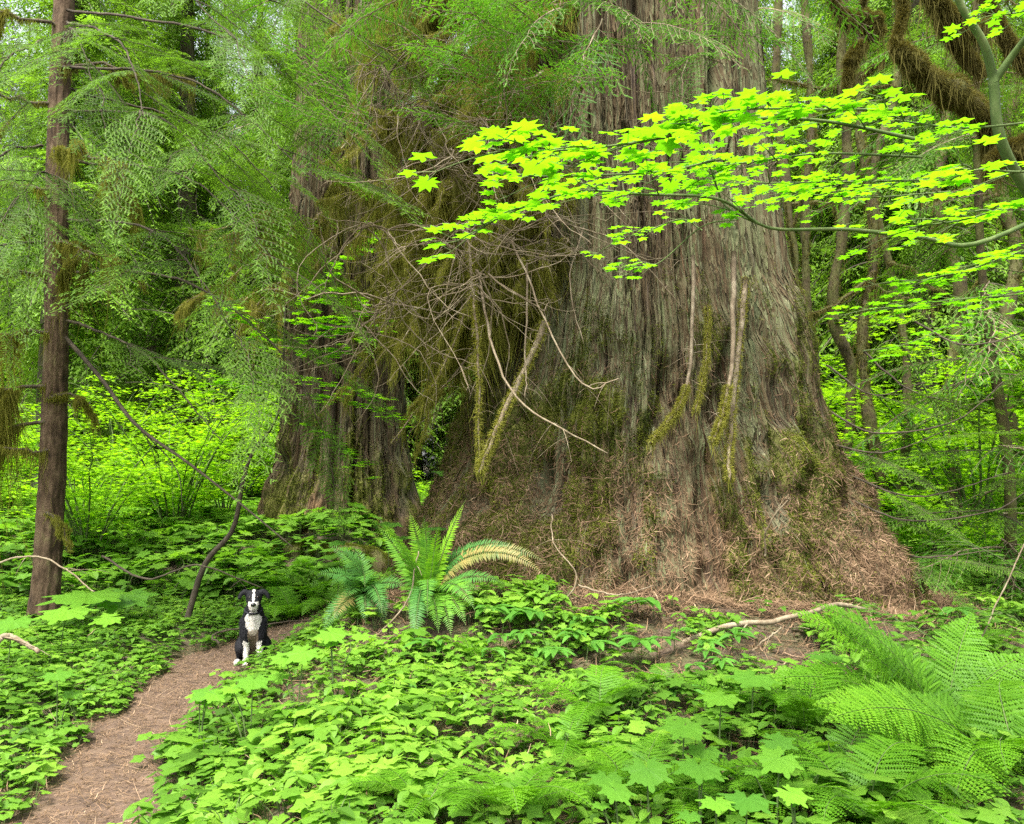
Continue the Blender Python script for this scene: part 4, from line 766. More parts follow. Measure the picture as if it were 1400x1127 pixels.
# thick mossy limbs hanging in at the upper right
def mossy_limbs():
    rng = rg(590); t = empty('mossy_maple', at(1420, 700, 6.0) * A([1, 1, 0]) + A([.5, 0, 0]), 'leaning maple at the upper right edge with thick shaggy brown moss on its limbs', 'tree'); b0 = A(t.location)
    P = smooth_poly([t.location, at(1560, 400, 6), at(1480, 240, 5.9), at(1400, 215, 5.6), at(1355, 205, 5.5)], 40); bark_trunk(P - b0, np.linspace(.12, .07, 40), 'mossbark', t, 10, 'trunk', 591)
    for i, (pts, r, ln) in enumerate([([(1360, 225, 5.5), (1345, 165, 5.4), (1310, 130, 5.2), (1270, 110, 5.1), (1240, 75, 5.0), (1225, 60, 5), (1235, 10, 5), (1225, -60, 5)], [.07, .075, .11, .10, .06, .025, .025, .03], .09),
                                  ([(1345, 100, 5.6), (1320, 75, 5.5), (1300, 40, 5.4), (1275, -10, 5.4), (1265, -60, 5.4)], [.03, .05, .07, .06, .05], .10), ([(1360, 30, 5.3), (1330, 40, 5.3), (1290, 10, 5.2), (1260, -30, 5.2)], [.02, .05, .06, .05], .12),
                                  ([(1420, 110, 6), (1380, 60, 6), (1350, 0, 6), (1340, -50, 6)], [.04, .05, .04, .04], .12), ([(1200, 50, 7.5), (1190, 30, 7.5), (1150, 20, 7.5), (1130, -40, 7.5)], [.10, .12, .06, .05], .1),
                                  ([(1420, 205, 5.2), (1390, 200, 5.2), (1365, 215, 5.2), (1350, 240, 5.2)], [.06, .07, .06, .02], .08), ([(1180, 60, 8), (1165, 80, 8), (1155, 130, 8)], [.05, .07, .02], .1)]):
        P = smooth_poly([at(*p) for p in pts], 50); rr = np.interp(np.linspace(0, 1, 50), np.linspace(0, 1, len(r)), r); rr = .78 * rr * (1 + .3 * vn(np.arange(50) * .4, 0, 0, 592 + i))
        o = bark_trunk(P - b0, rr * .75, 'mossbark', t, 12, 'limb', 592 + i, .3); g = G(); g.add(*fuzz(P - b0, rr, rng, 30000, .026, .0035, .5), .4); g.add(*fuzz(P - b0, rr * 1.05, rng, 9000, .034, .0035, .5), .65)
        for q in range(70):
            j = rng.integers(2, 48); c = P[j] - b0 + A([rng.normal(0, rr[j] * .6), rng.normal(0, rr[j] * .6), -rr[j] * .5]); g.add(*strands(A([c]), rng, 26, ln * rng.uniform(.3, 1.5), .004, .018), .5)
        m_ = g.build('hanging_moss', [M['mossdark']], t); m_.parent = o
mossy_limbs()
# drooping cedar boughs right of the giant trunk, dark stems with dull green sprays
drk = empty('young_cedar', (5.6, 9.8, float(hgt(5.6, 9.8))), 'young western cedar with long bowed dark limbs beside the right flank of the giant', 'tree'); b0 = A(drk.location)
P = smooth_poly([b0 - A([0, 0, .3]), b0 + A([.1, 0, 1.5]), b0 + A([-.05, .1, 4]), b0 + A([.1, .2, 8]), b0 + A([.1, .2, 11])], 40); bark_trunk(P - b0, np.linspace(.075, .02, 40), 'mossbark', drk, 10, 'trunk', 600)
rng = rg(601)
for i in range(64):
    z0 = b0[2] + rng.uniform(.5, 7.5); a = rng.uniform(0, 6.28); px0 = b0 * A([1, 1, 0]) + A([0, 0, z0]); me = (HS + CS)[rng.integers(0, 7)]; bough(me, 'bough', drk, px0, (math.cos(a), math.sin(a) * .8, rng.uniform(-.35, .1)), rng.uniform(.7, 1.15) * (1 if me in HS else 1.8), rng.uniform(-.3, .3))
for i, pts in enumerate([[(1130, 560, 9), (1200, 590, 8.6), (1300, 575, 8.2), (1370, 520, 8)], [(1110, 600, 8.8), (1200, 620, 8.4), (1290, 590, 8)], [(1140, 640, 8.8), (1250, 680, 8.2), (1380, 650, 8)], [(1150, 680, 8.6), (1240, 710, 8.2), (1350, 700, 7.9), (1400, 670, 7.8)], [(1170, 740, 8.4), (1250, 765, 8), (1370, 760, 7.6)], [(1250, 440, 9), (1310, 470, 8.6), (1380, 460, 8.4), (1420, 430, 8.2)], [(1130, 500, 9.4), (1190, 540, 9), (1260, 520, 8.8)], [(1180, 480, 9), (1240, 530, 8.8), (1330, 560, 8.6)]]):
    g = G(); P = px_tube(g, pts, (.013, .004), 24, 5, .004, rng); g.V = [rel(v, drk) for v in g.V]; g.build('dead_limb', [M['darkwood']], drk, smooth=True)
    for q in range(2):
        j = rng.integers(6, 22); bough(HS[q], 'bough', drk, P[j], P[min(23, j + 3)] - P[j - 3] + A([0, 0, -.02]), rng.uniform(.35, .6), rng.uniform(-.3, .3))

# ------------------------------------------------------------------ ferns
def frond(seed, L=.8, W=.17, n=26, e0=65, e1=-25, bip=True, pw=1.3, stalk=.12, tint=0., mat=0, pin=.92, lance=.2, side=0., roll=0.):
    rng = rg(seed); g = G(); m = 40; t = np.linspace(0, 1, m); an = R(e0) + (R(e1) - R(e0)) * t ** pw
    yaw = side * t ** 1.5; dp = np.stack([np.cos(an) * np.cos(yaw), np.cos(an) * np.sin(yaw), np.sin(an)], -1) * L / m; P = np.concatenate([[[0, 0, 0]], np.cumsum(dp, 0)[:-1]]); D = nrm(dp); Sd = nrm(np.cross(np.tile(A([0, 0, 1.]), (m, 1)), D)); U = np.cross(D, Sd); Sd, U = Sd * math.cos(roll) + U * math.sin(roll), U * math.cos(roll) - Sd * math.sin(roll)
    g.add(*tube(P, np.linspace(.0035, .001, m), 3, False), .35, 1)
    T0 = stalk + (1 - stalk) * (np.arange(n) + .5) / n; sp = L * (1 - stalk) / n
    for i, tt in enumerate(T0):
        q = (tt - stalk) / (1 - stalk); prof = (np.sin(math.pi * min(1, q * .62 + .30)) ** 1.1 if bip else min(1, q * 6 + .5) * (1 - q) ** .45 * 1.0) * (1 - q ** 6) + .03
        i_ = tt * (m - 1); i0 = min(int(i_), m - 2); f = i_ - i0; b = P[i0] * (1 - f) + P[i0 + 1] * f; d, s_, u = D[i0], Sd[i0], U[i0]
        for sg in (-1, 1):
            l = W * prof * rng.uniform(.88, 1.08); fw = rng.uniform(.2, .4) + .4 * q ** 3; pd = nrm(s_ * sg + d * fw + u * rng.uniform(-.05, .25)); 
            if bip:
                k = max(4, int(l / .0125)); uu = (np.arange(k) + .6) / k; c = b + pd * (l * uu)[:, None] - A([0, 0, 1.]) * (.22 * l * uu ** 2)[:, None] + d * (.12 * l * uu ** 2)[:, None]
                pl = sp * pin * (1 - uu) ** .6 * 1.15 + .002; wv = l / k * .60; cr = nrm(np.cross(u, pd))
                for s2 in (-1, 1):
                    dd = nrm(cr * s2 + pd * .45 - u * .15 + rng.normal(0, .08, (k, 3))); mid = c + dd * (pl * .5)[:, None]; tip = c + dd * pl[:, None]
                    V = np.stack([c, mid - pd * wv, tip, mid + pd * wv], 1).reshape(-1, 3); o = (np.arange(k) * 4)[:, None, None]
                    g.add(V, (A([[0, 1, 2], [0, 2, 3]])[None] + o).reshape(-1, 3), np.clip(.45 + tint + .15 * q + rng.normal(0, .06), 0, 1), 0)
            else:
                F = frames(A([pd]), u)[0]; Mx = F[None]; g.add(*inst(L_sword, A([b]), Mx, A([l]), np.clip(.5 + tint + rng.normal(0, .05), 0, 1)))
    return g
L_sword = ovate(.21, .25, .05, .18, 3)
FF = [frond(700 + k, .80 + .08 * (k % 3), .19, 24, 68 - 6 * (k % 3), -35 + 10 * (k % 2), side=(-.35, .3, 0, .5, -.5)[k]).mesh('frond', [M['fern'], M['greenwood']]) for k in range(5)]
rng = rg(720)
def fern(px, py, s, label, n=8, depth=None, group=None, tb=0, base=None, fan=None, el=0.):
    b = hit(px, py) if base is None else A(base); t = empty('lady_fern', b, label, 'fern', group)
    for k in range(n):
        a = k * 2 * math.pi / n + rng.uniform(-.35, .35) if fan is None else R(rng.uniform(*fan)); o = bpy.data.objects.new('frond', FF[rng.integers(0, 5)]); C.objects.link(o); o.parent = t; o.rotation_euler = (rng.uniform(-.15, .15), rng.uniform(-.15, .35) + el, a); q = s * rng.uniform(.7, 1.05); o.scale = (q, q, q)
    return t
fl = [(1180, 1150, .9, 'lady fern at the bottom edge left of the largest fern', 9), (1395, 1060, 1.0, 'lady fern cut by the right edge of the picture', 9),
      (1100, 1010, .8, 'lady fern beside the broad leaves, in front of the pale fallen branch', 8), (1210, 960, .75, 'lady fern under the maple seedling leaves right of the cedar foot', 8),
      (1005, 985, .62, 'lady fern with arching tips just left of the pale fallen branch', 8), (905, 955, .55, 'fern at the edge of the litter below the lance leaved plants', 7), (820, 985, .62, 'lady fern in the middle of the bank, under its lance leaved plants', 8),
      (770, 1040, .6, 'mid green lady fern left of the broad leaved plants', 8), (870, 1110, .62, 'lady fern at the bottom centre of the bank', 8), (580, 1125, .55, 'lady fern at the bottom edge left of centre', 8), (480, 1085, .45, 'small fern low on the bank nearest the path', 7),
      (700, 1130, .6, 'lady fern at the bottom edge between two others', 8), (1385, 945, .7, 'lady fern in the shade at the right edge', 8), (640, 905, .5, 'pale lady fern at the foot of the sword fern', 7), (1060, 1125, .6, 'lady fern among the broad leaves at the bottom', 7),
      (1330, 900, .55, 'small lady fern in shade beside the right cedar root', 7), (955, 1130, .5, 'small lady fern below the broad leaves', 7), (1150, 1080, .7, 'lady fern half hidden between its larger neighbours', 8)]
for px, py, s, lb, n_ in fl: fern(px, py, s * .92, lb, n_ - 1, group='lady ferns on the bank')
for i, (px, py) in enumerate([(400, 850), (430, 825), (460, 835), (380, 820), (350, 800), (415, 795), (330, 815), (445, 800), (480, 810), (305, 800), (365, 775)]):
    fern(px, py, rng.uniform(.7, .95), 'yellow green fern in the low patch behind the dog', 7, group='ferns behind the dog')
for i, (px, py) in enumerate([(130, 790), (200, 800), (240, 770), (15, 790), (170, 760), (250, 810)]): fern(px, py, rng.uniform(.6, .8), 'fern growing among the bright leaves behind the slim hemlock', 7, group='ferns near the slim hemlock')
# sword ferns at the left foot of the giant: long once divided fronds, each aimed at its own pixel
def sword(base, tips, label, Lw=.12, bip=False):
    b = at(*base); b[2] = max(float(hgt(b[0], b[1])), b[2] - .1); t = empty('lady_fern' if bip else 'sword_fern', b, label, 'fern')
    tips = tips + [(a + rng.uniform(-30, 30), c + rng.uniform(-22, 22), e + rng.uniform(-.3, .1), f - .1, h_ + 6) for a, c, e, f, h_ in tips[::2]]
    for i, (px, py, Y_, tint, dr) in enumerate(tips):
        e = at(px, py, Y_) - b; Lh = math.hypot(e[0], e[1]); az = math.atan2(e[1], e[0]); Ls = np.linalg.norm(e) * 1.08; el = math.atan2(e[2], Lh)
        g = frond(740 + i, Ls, Lw * (1.15 if tint > .1 else 1), int(Ls / (.030 if bip else .019)), math.degrees(el) + dr, math.degrees(el) - dr, bip, 1.0, .1 if bip else .06, tint, roll=(.6 if bip else .95) * math.cos(az)); o = g.build('frond', [M['fern'] if bip else M['sword'], M['greenwood']], t); o.rotation_euler = (0, 0, az)
        if tint < -.4: o['label'] = 'withered straw coloured frond'
    return t
sword((585, 812, 6.9), [(560, 705, 6.9, .35, 8), (635, 690, 6.8, .4, 8), (600, 720, 6.7, .35, 8), (520, 725, 6.9, .2, 10), (545, 735, 6.5, .3, 10), (720, 745, 6.7, -.1, 50), (770, 770, 6.6, -.35, 55), (690, 800, 6.4, -.05, 35), (565, 905, 6.1, .0, 60), (560, 860, 6.2, .05, 40),
                        (640, 860, 6.2, .22, 45), (620, 880, 6.1, .2, 50), (600, 870, 6.0, .2, 40), (655, 810, 6.3, .1, 30)], 'large sword fern with upright yellow green fronds at the left foot of the giant cedar')
sword((498, 800, 7.0), [(445, 745, 7, 0, 40), (430, 785, 6.8, 0, 40), (520, 790, 6.7, .1, 40), (455, 850, 6.6, -.45, 40), (470, 820, 6.6, -.05, 45), (555, 805, 6.7, .0, 35), (530, 845, 6.5, .02, 45), (485, 750, 7.1, .05, 30), (500, 860, 6.5, -.05, 50), (440, 870, 6.6, -.1, 40)], 'darker blue green sword fern leaning over the path edge, left of the brighter one')

sword((1290, 1010, 4.6), [(1085, 842, 4.5, .15, 22), (1050, 935, 4.3, .1, 25), (1180, 870, 4.9, 0, 20), (1400, 900, 4.8, 0, 20), (1385, 960, 4.3, .1, 25), (1200, 1050, 4.1, .1, 35), (1330, 860, 5, 0, 12)], 'tall lady fern behind the largest fern, its longest frond reaching toward the cedar roots', .19, True)
sword((1370, 1130, 3.9), [(1118, 968, 3.8, .35, 25), (1160, 1075, 3.5, .2, 28), (1250, 975, 4.1, .15, 20), (1425, 1000, 3.8, .1, 20), (1300, 1150, 3.3, .2, 30), (1450, 1080, 3.6, .1, 20), (1340, 1000, 4, .2, 12)], 'largest lady fern, its bright yellow green fronds filling the bottom right corner', .18, True)
# ------------------------------------------------------------------ broad leaved plants, lance leaved plants, seedlings
def broad(px, py, wpx, Y_, label, name='broad_leaved_plant', tilt=.25, extra=0, leafs=(0,), grp=None, tb=0.):
    Y_ = hit(px, py, .3 if px > 700 else .42)[1] if Y_ < 6.9 else Y_; p = at(px, py, Y_); z0 = float(hgt(p[0], p[1])); t = empty(name, (p[0], p[1] + .05, z0), label, 'plant', grp); h = p[2] - z0
    for k in range(1 + extra):
        r = wpx * Y_ / FPX / 1.75 * (1 if k == 0 else rng.uniform(.55, .85)); a = rng.uniform(-2.6, -.5); dx, dy = (0, 0) if k == 0 else (rng.uniform(-1, 1) * r * 1.8, rng.uniform(-.1, .8) * r)
        q = A([dx - math.cos(a) * r * .3, dy - math.sin(a) * r * .3, h * (1 if k == 0 else rng.uniform(.6, .95))]); g = G(); g.add(*tube(smooth_poly([[0, 0, -.05], [q[0] * .4, q[1] * .4, q[2] * .6], q], 10), np.linspace(.005, .0022, 10), 5)); g.build('stem', [M['greenwood']], t, smooth=True)
        g = G(); g.add(*inst(L_club if wpx > 50 else L_club2, A([q]), euler(A([a]), A([rng.uniform(.0, tilt * 1.5)]), A([rng.uniform(-.3, .5)])), A([r]), np.clip(.5 + tb + rng.normal(0, .12), 0, 1))); g.build('leaf', [M['club']], t)
for i, (px, py, w_, Y_, lb, ex, tb) in enumerate([(1030, 930, 82, 5.0, 'blue green broad leaf plant highest of the group below the fallen branch', 0, -.25), (985, 958, 72, 4.9, 'broad leaf plant just left of and below the blue green one', 0, .15), (935, 1000, 80, 4.6, 'broad bright leaf plant at the left of the broad leaved group', 1, .15),
      (1065, 1045, 76, 4.4, 'broad leaf plant at the right of the group, near the big lady fern', 1, .1), (960, 1058, 84, 4.2, 'bright broad leaf plant in the middle of the group', 1, .2), (890, 1062, 78, 4.3, 'broad leaf plant at the left bottom of the group', 1, .2), (1025, 1105, 88, 3.9, 'large blue green leaf plant at the bottom edge', 0, -.15),
      (1095, 1095, 60, 4.1, 'small broad leaf plant beside the large one at the bottom edge', 1, .05), (1140, 900, 66, 5.3, 'broad leaf plant in front of the pale fallen branch', 0, -.1), (1075, 1020, 60, 4.6, 'smaller broad leaf plant tucked behind the group', 1, .1), (985, 1108, 60, 4.0, 'broad leaf plant at the bottom edge, left of the large blue green leaf', 1, .15),
      (850, 1090, 60, 4.1, 'lone broad leaf plant at the bottom, nearest the centre', 1, .15), (110, 815, 130, 6.2, 'wide pale broad leaf plant in front of the slim hemlock', 1, .1), (80, 838, 90, 6.0, 'bright broad leaf plant left of the path near the hemlock foot', 1, .15), (8, 852, 70, 5.5, 'bright broad leaf plant cut by the left edge', 0, .25),
      (75, 925, 55, 5.0, 'small broad leaf plant in the verge left of the path', 1, .05), (467, 712, 44, 10.5, 'small broad leaf plant on the mound before the second cedar', 1, 0), (530, 716, 46, 9, 'small broad leaf plant above the sword ferns', 1, 0), (590, 722, 50, 8.2, 'small broad leaf plant between the two cedars', 1, -.1),
      (608, 645, 44, 9.5, 'raised broad leaf plant against the left edge of the giant cedar', 1, -.1), (405, 895, 60, 6.6, 'broad leaf plant on the bank edge beside the dog', 2, .1), (455, 868, 55, 6.8, 'broad leaf plant on the bank edge below the dark sword fern', 2, .1), (340, 935, 60, 5.9, 'leafy plant on the bank edge just in front of the dog', 2, .1), (270, 950, 50, 5.9, 'leafy plant at the narrowest bend of the path', 2, 0)]):
    broad(px, py, w_, Y_, lb, extra=ex, tb=tb, grp='broad leaved plants')
def seal(px, py, wpx, label, Y_=None, n=8, tb=0., grp='lance leaved plants'):
    p = hit(px, py + 25) if Y_ is None else at(px, py + 25, Y_); Y_ = p[1]; t = empty('lance_leaved_plant', p, label, 'plant', grp); L = wpx * Y_ / FPX; h = 30 * Y_ / FPX; a0 = rng.uniform(-2.6, -.6)
    P = smooth_poly([[0, 0, -.06], [math.cos(a0) * L * .1, math.sin(a0) * L * .1, h * .8], [math.cos(a0) * L * .55, math.sin(a0) * L * .55, h * .95]], 14); g = G(); g.add(*tube(P, np.linspace(.0035, .0015, 14), 5)); g.build('stem', [M['greenwood']], t, smooth=True)
    for k in range(n):
        g = G(); i = 6 + int(7 * k / (n - 1)); a = a0 + (1 if k % 2 else -1) * rng.uniform(.5, 1.2) * (1 if k < n - 1 else .05); F = frames(A([[math.cos(a), math.sin(a), rng.uniform(.05, .4)]]), A([0, 0, 1.]))
        g.add(*inst(L_lance, P[i:i + 1], F, A([L * rng.uniform(.42, .58)]), np.clip(.5 + tb + rng.normal(0, .1), 0, 1))); g.build('leaf', [M['seal']], t)
for px, py, w_, lb in [(895, 822, 75, 'lance leaved plant on the litter at the very foot of the giant cedar'), (878, 878, 72, 'lance leaved plant just below the highest one, at the left end of the fallen branch'), (735, 752, 46, 'small upright lance leaved plant on the litter right of the sword fern'), (660, 835, 62, 'lance leaved plant right of the sword fern, lowest in the row'),
      (700, 840, 64, 'second lance leaved plant in the row below the giant'), (745, 842, 64, 'third lance leaved plant in the row below the giant'), (785, 848, 60, 'rightmost lance leaved plant of the row below the giant'), (610, 880, 60, 'lance leaved plant under the hanging fronds of the sword fern'), (560, 935, 50, 'lance leaved plant half way down the bank'),
      (735, 890, 50, 'dark lance leaved plant in the hollow of the bank'), (1300, 835, 50, 'lance leaved plant by the root at the right')]: seal(px, py, w_, lb)
for q in range(16):
    seal(rng.uniform(640, 1010), rng.uniform(855, 945), rng.uniform(40, 60), 'small lance leaved plant scattered in the litter strip below the giant', n=7, grp='small lance leaved plants in the litter')
# maple seedlings spreading flat leaves at the right
for i, (pts, lb) in enumerate([([(1330, 960, 5.6), (1280, 880, 5.6), (1230, 850, 5.7), (1180, 830, 5.8)], 'maple seedling with flat leaves just right of the cedar foot'), ([(1400, 960, 5.2), (1330, 900, 5.2), (1270, 890, 5.3), (1220, 880, 5.4)], 'maple seedling spreading leaves low at the right'),
      ([(1420, 880, 5.6), (1380, 840, 5.6), (1340, 850, 5.6), (1300, 855, 5.6)], 'maple seedling with small leaves near the right edge'), ([(1420, 800, 6.4), (1380, 770, 6.4), (1330, 745, 6.5), (1310, 740, 6.6)], 'maple seedling above the others at the right edge'),
      ([(1300, 1000, 5.3), (1260, 925, 5.3), (1200, 905, 5.4), (1160, 910, 5.4)], 'maple seedling in front of the other seedlings'), ([(1440, 930, 5), (1390, 915, 5), (1340, 925, 5), (1300, 930, 5)], 'lowest maple seedling at the right edge')]):
    p = at(*pts[0]); t = empty('maple_seedling', (p[0], p[1], float(hgt(p[0], p[1]))), lb, 'seedling', 'maple seedlings'); g = G(); g.add(*tube(A([[0, 0, -.05], p - A(t.location)]), .004, 5)); g.build('stem', [M['greenwood']], t)
    maple_bough(t, pts, .004, mrng, leaf=.062, sub=8, subl=.24, every=.085, leaves_from=.1, tb=-.35)
    for o in t.children:
        for f in o.children: f.data.materials[0] = M['herb']

# ------------------------------------------------------------------ fallen branches
def fallen(pts, r, label, mat='deadwood', twigs=3, name='fallen_branch'):
    P0 = at(*pts[0]); t = G(); P = px_tube(t, pts, r, 40, 8, .003, rng); 
    for q in range(twigs):
        j = rng.integers(8, 36); d = nrm(rng.normal(0, 1, 3) * A([1, .6, .5])) * rng.uniform(.12, .4); u = np.linspace(0, 1, 8)[:, None]; t.add(*tube(P[j] + d * u - A([0, 0, 1.]) * .08 * u ** 2, np.linspace(r[0] * .35, .0015, 8), 4))
    t.V = [v - P0 for v in t.V]; o = t.build(name, [M[mat]], None, smooth=True); o.location = P0; return tag(o, label, 'branch')
fallen([(850, 945, 6.05), (885, 912, 6.0), (940, 880, 5.95), (1000, 857, 6.0), (1060, 852, 6.1), (1105, 840, 6.1), (1150, 828, 6.3), (1185, 835, 6.4)], (.022, .016), 'long pale bowed fallen branch lying in front of the giant cedar foot', twigs=5)
fallen([(1085, 925, 5.6), (1055, 920, 5.6), (1035, 930, 5.6), (1010, 905, 5.7)], (.018, .008), 'short pale broken branch just below the long bowed one', twigs=1)
fallen([(972, 1035, 4.7), (985, 990, 4.8), (1000, 950, 4.9)], (.016, .01), 'pale broken stick standing among the broad leaves', twigs=1)
fallen([(1000, 925, 5.9), (1040, 880, 5.9), (1065, 855, 5.9)], (.010, .006), 'thin forked dead stick leaning on the bowed branch', twigs=2)
fallen([(1340, 880, 5.6), (1380, 780, 5.6), (1420, 700, 5.6), (1450, 640, 5.6)], (.005, .004), 'thin straight tan twig rising at the right edge', twigs=0)
fallen([(455, 905, 6.6), (520, 870, 6.5), (560, 820, 6.6), (575, 760, 6.8)], (.008, .005), 'thin reddish stick leaning through the sword fern', twigs=1)
fallen([(300, 880, 8.1), (290, 870, 8.2), (340, 862, 8.4), (430, 855, 8.8)], (.010, .006), 'dead stick lying across the verge behind the dog', 'darkwood', 2)
fallen([(1060, 1135, 3.9), (1075, 1095, 4.0), (1090, 1080, 4.05)], (.022, .018), 'rotten stub at the bottom edge among the broad leaves', 'hembark', 0)
fallen([(1260, 860, 7.0), (1310, 885, 6.6), (1370, 910, 6.2)], (.02, .012), 'grey root like branch beside the seedlings', 'mossbark', 1)
fallen([(140, 760, 8.7), (200, 790, 8.4), (270, 770, 8.2), (360, 800, 8.3)], (.012, .006), 'dark bowed dead branch in the leaves right of the slim hemlock', 'darkwood', 4)
fallen([(-20, 775, 7.6), (40, 758, 7.5), (90, 772, 7.4), (135, 805, 7.3)], (.010, .005), 'grey arching twig in front of the slim hemlock foot', 'deadwood', 3)
fallen([(-10, 885, 5.6), (15, 868, 5.7), (40, 880, 5.7), (60, 895, 5.6)], (.022, .012), 'short grey stub of wood at the left edge', 'deadwood', 1)
fallen([(740, 850, 6.6), (790, 790, 6.5), (760, 740, 6.7), (758, 700, 7.0)], (.006, .004), 'thin dead stem standing on the litter right of the sword fern', twigs=2)
fallen([(1045, 760, 7.2), (1050, 720, 7.1), (1075, 690, 7.0), (1085, 685, 7.0)], (.008, .004), 'thin forked twig caught on the right flank of the giant', twigs=3)
fallen([(790, 800, 6.8), (850, 812, 6.6), (900, 800, 6.8)], (.008, .004), 'thin orange stick lying on the litter below the giant', twigs=1)
# mossy log before the second cedar
lg = G(); P = smooth_poly([(-3.5, 12.2, .48), (-2.9, 12.1, .60), (-2.2, 12.0, .52), (-1.5, 11.8, .35)], 60); b0 = P[0].copy(); ml = empty('mossy_log', b0, 'low rotten log under thick moss in front of the second cedar', 'log'); rad = .2 + .04 * vn(np.arange(60) * .2, 0, 0, 801)
bark_trunk(P - b0, rad, 'mossbark', ml, 20, 'wood', 802, .3); g = G(); g.add(*fuzz(P - b0, rad, rng, 60000, .05, .016, -.1), .5); g.build('moss', [M['mossgreen']], ml)

# ------------------------------------------------------------------ the dog
def dogmat(name, usecol=True, c=(.01, .01, .01), rough=.75, spec=.2):
    m, n, out = newmat(name); p = n.nodes.new('ShaderNodeBsdfPrincipled'); p.inputs['Roughness'].default_value = rough; p.inputs['Base Color'].default_value = (*c, 1); p.inputs['Specular IOR Level'].default_value = spec
    if usecol:
        ac = n.nodes.new('ShaderNodeAttribute'); ac.attribute_name = 'col'; n.links.new(ac.outputs['Color'], p.inputs['Base Color'])
        nz = n.nodes.new('ShaderNodeTexNoise'); nz.inputs['Scale'].default_value = 160; tc = n.nodes.new('ShaderNodeTexCoord'); mp = n.nodes.new('ShaderNodeMapping'); mp.inputs['Scale'].default_value = (1, 1, .3); n.links.new(tc.outputs['Object'], mp.inputs[0]); n.links.new(mp.outputs[0], nz.inputs[0])
        bp = n.nodes.new('ShaderNodeBump'); bp.inputs['Strength'].default_value = .6; bp.inputs['Distance'].default_value = .006; n.links.new(nz.outputs['Fac'], bp.inputs['Height']); n.links.new(bp.outputs[0], p.inputs['Normal'])
    n.links.new(p.outputs[0], out.inputs['Surface']); return m
import bmesh
def blob(chains, voxel):
    bm = bmesh.new()
    for ch in chains:
        ch = [(A(p, float), r) for p, r in ch]
        for (p, r), (q, s) in (zip(ch[:-1], ch[1:]) if len(ch) > 1 else [(ch[0], ch[0])]):
            k = max(2, int(np.linalg.norm(q - p) / (.35 * min(r, s)) + 1))
            for f in np.linspace(0, 1, k):
                c = p * (1 - f) + q * f; bmesh.ops.create_icosphere(bm, subdivisions=2, radius=r * (1 - f) + s * f, matrix=Matrix.Translation(c))
    me = bpy.data.meshes.new('tmp'); bm.to_mesh(me); bm.free(); o = bpy.data.objects.new('tmp', me); C.objects.link(o)
    m = o.modifiers.new('r', 'REMESH'); m.mode = 'VOXEL'; m.voxel_size = voxel; m = o.modifiers.new('s', 'SMOOTH'); m.iterations = 7; m.factor = .5
    dg = bpy.context.evaluated_depsgraph_get(); dg.update(); em = bpy.data.meshes.new_from_object(o.evaluated_get(dg)); bpy.data.objects.remove(o); bpy.data.meshes.remove(me); return em
ch = [[((0, .22, .13), .12), ((0, .13, .22), .118), ((0, .05, .32), .112), ((0, .02, .40), .095), ((0, .0, .47), .07), ((0, -.01, .52), .062)],
      [((0, .0, .569), .073), ((0, -.03, .555), .061)], [((0, -.05, .540), .052), ((0, -.10, .524), .046), ((0, -.132, .520), .039)],
      [((0, -.06, .515), .040), ((0, -.115, .500), .031)]]
for s in (-1, 1):
    ch += [[((s * .06, .02, .36), .06), ((s * .068, .0, .25), .044), ((s * .062, .005, .16), .030), ((s * .056, -.01, .08), .022), ((s * .056, -.03, .03), .023), ((s * .057, -.06, .018), .022)],
           [((s * .062, .22, .15), .078), ((s * .102, .11, .15), .055), ((s * .106, .08, .12), .045)], [((s * .11, .09, .09), .034), ((s * .11, .17, .04), .026), ((s * .125, .06, .022), .022), ((s * .13, -.0, .02), .022)],
           [((s * .045, .005, .605), .030), ((s * .078, .0, .622), .024), ((s * .105, -.012, .605), .020), ((s * .122, -.022, .572), .015)],
           [((s * .03, -.035, .575), .03)], [((s * .056, -.072, .016), .016)]]
ch += [[((.02, .30, .06), .03), ((.12, .30, .03), .022), ((.19, .26, .03), .018), ((.23, .2, .035), .012)]]
em = blob(ch, .006); nvt = len(em.vertices); co = np.zeros(nvt * 3); em.vertices.foreach_get('co', co); co = co.reshape(-1, 3); no = np.zeros(nvt * 3); em.vertices.foreach_get('normal', no); no = no.reshape(-1, 3)
x, y, z = co.T; nzv = .012 * vn(x * 30, y * 30, z * 30, 900); ax = np.abs(x + .0)
white = np.zeros(nvt)
hd = z > .48
white = np.maximum(white, (hd & (y < -.084 - 4 * x ** 2) & (z < .549)) * 1.)                       # muzzle
white = np.maximum(white, (hd & (ax < .0075 + .3 * np.abs(nzv)) & (y < .02) & (z > .53)) * 1.)             # blaze
white = np.maximum(white, ((y < .0 + nzv) & (no[:, 1] < -.25) & ((x / (.05 + .11 * np.clip(z - .27, 0, .15))) ** 2 + ((z - .36) / .105) ** 2 < 1 + 30 * nzv)) * 1.)      # chest
white = np.maximum(white, ((z < .20 + 2.5 * nzv) & (y < .07) & (ax < .076 + nzv) & (ax > .03)) * 1.)    # forelegs
white = np.maximum(white, ((z < .045) & (y < .04)) * 1.)
belly = ((z > .02) & (z < .31) & (ax < .043 + .3 * nzv) & (y > -.08) & (y < .15)) * 1.
col = np.tile(A([.010, .010, .012]), (nvt, 1)); col[belly > 0] = A([.17, .125, .085]); col[white > 0] = A([.60, .56, .50]); lw = (z > .24) & (z < .30) & (white > 0) & (ax < .06); col[lw] = A([.38, .32, .25])
a_ = em.attributes.new('col', 'FLOAT_COLOR', 'POINT'); a_.data.foreach_set('color', np.concatenate([col, np.ones((nvt, 1))], 1).astype(np.float32).ravel()); em.polygons.foreach_set('use_smooth', np.ones(len(em.polygons), bool)); em.materials.append(dogmat('dog_fur'))
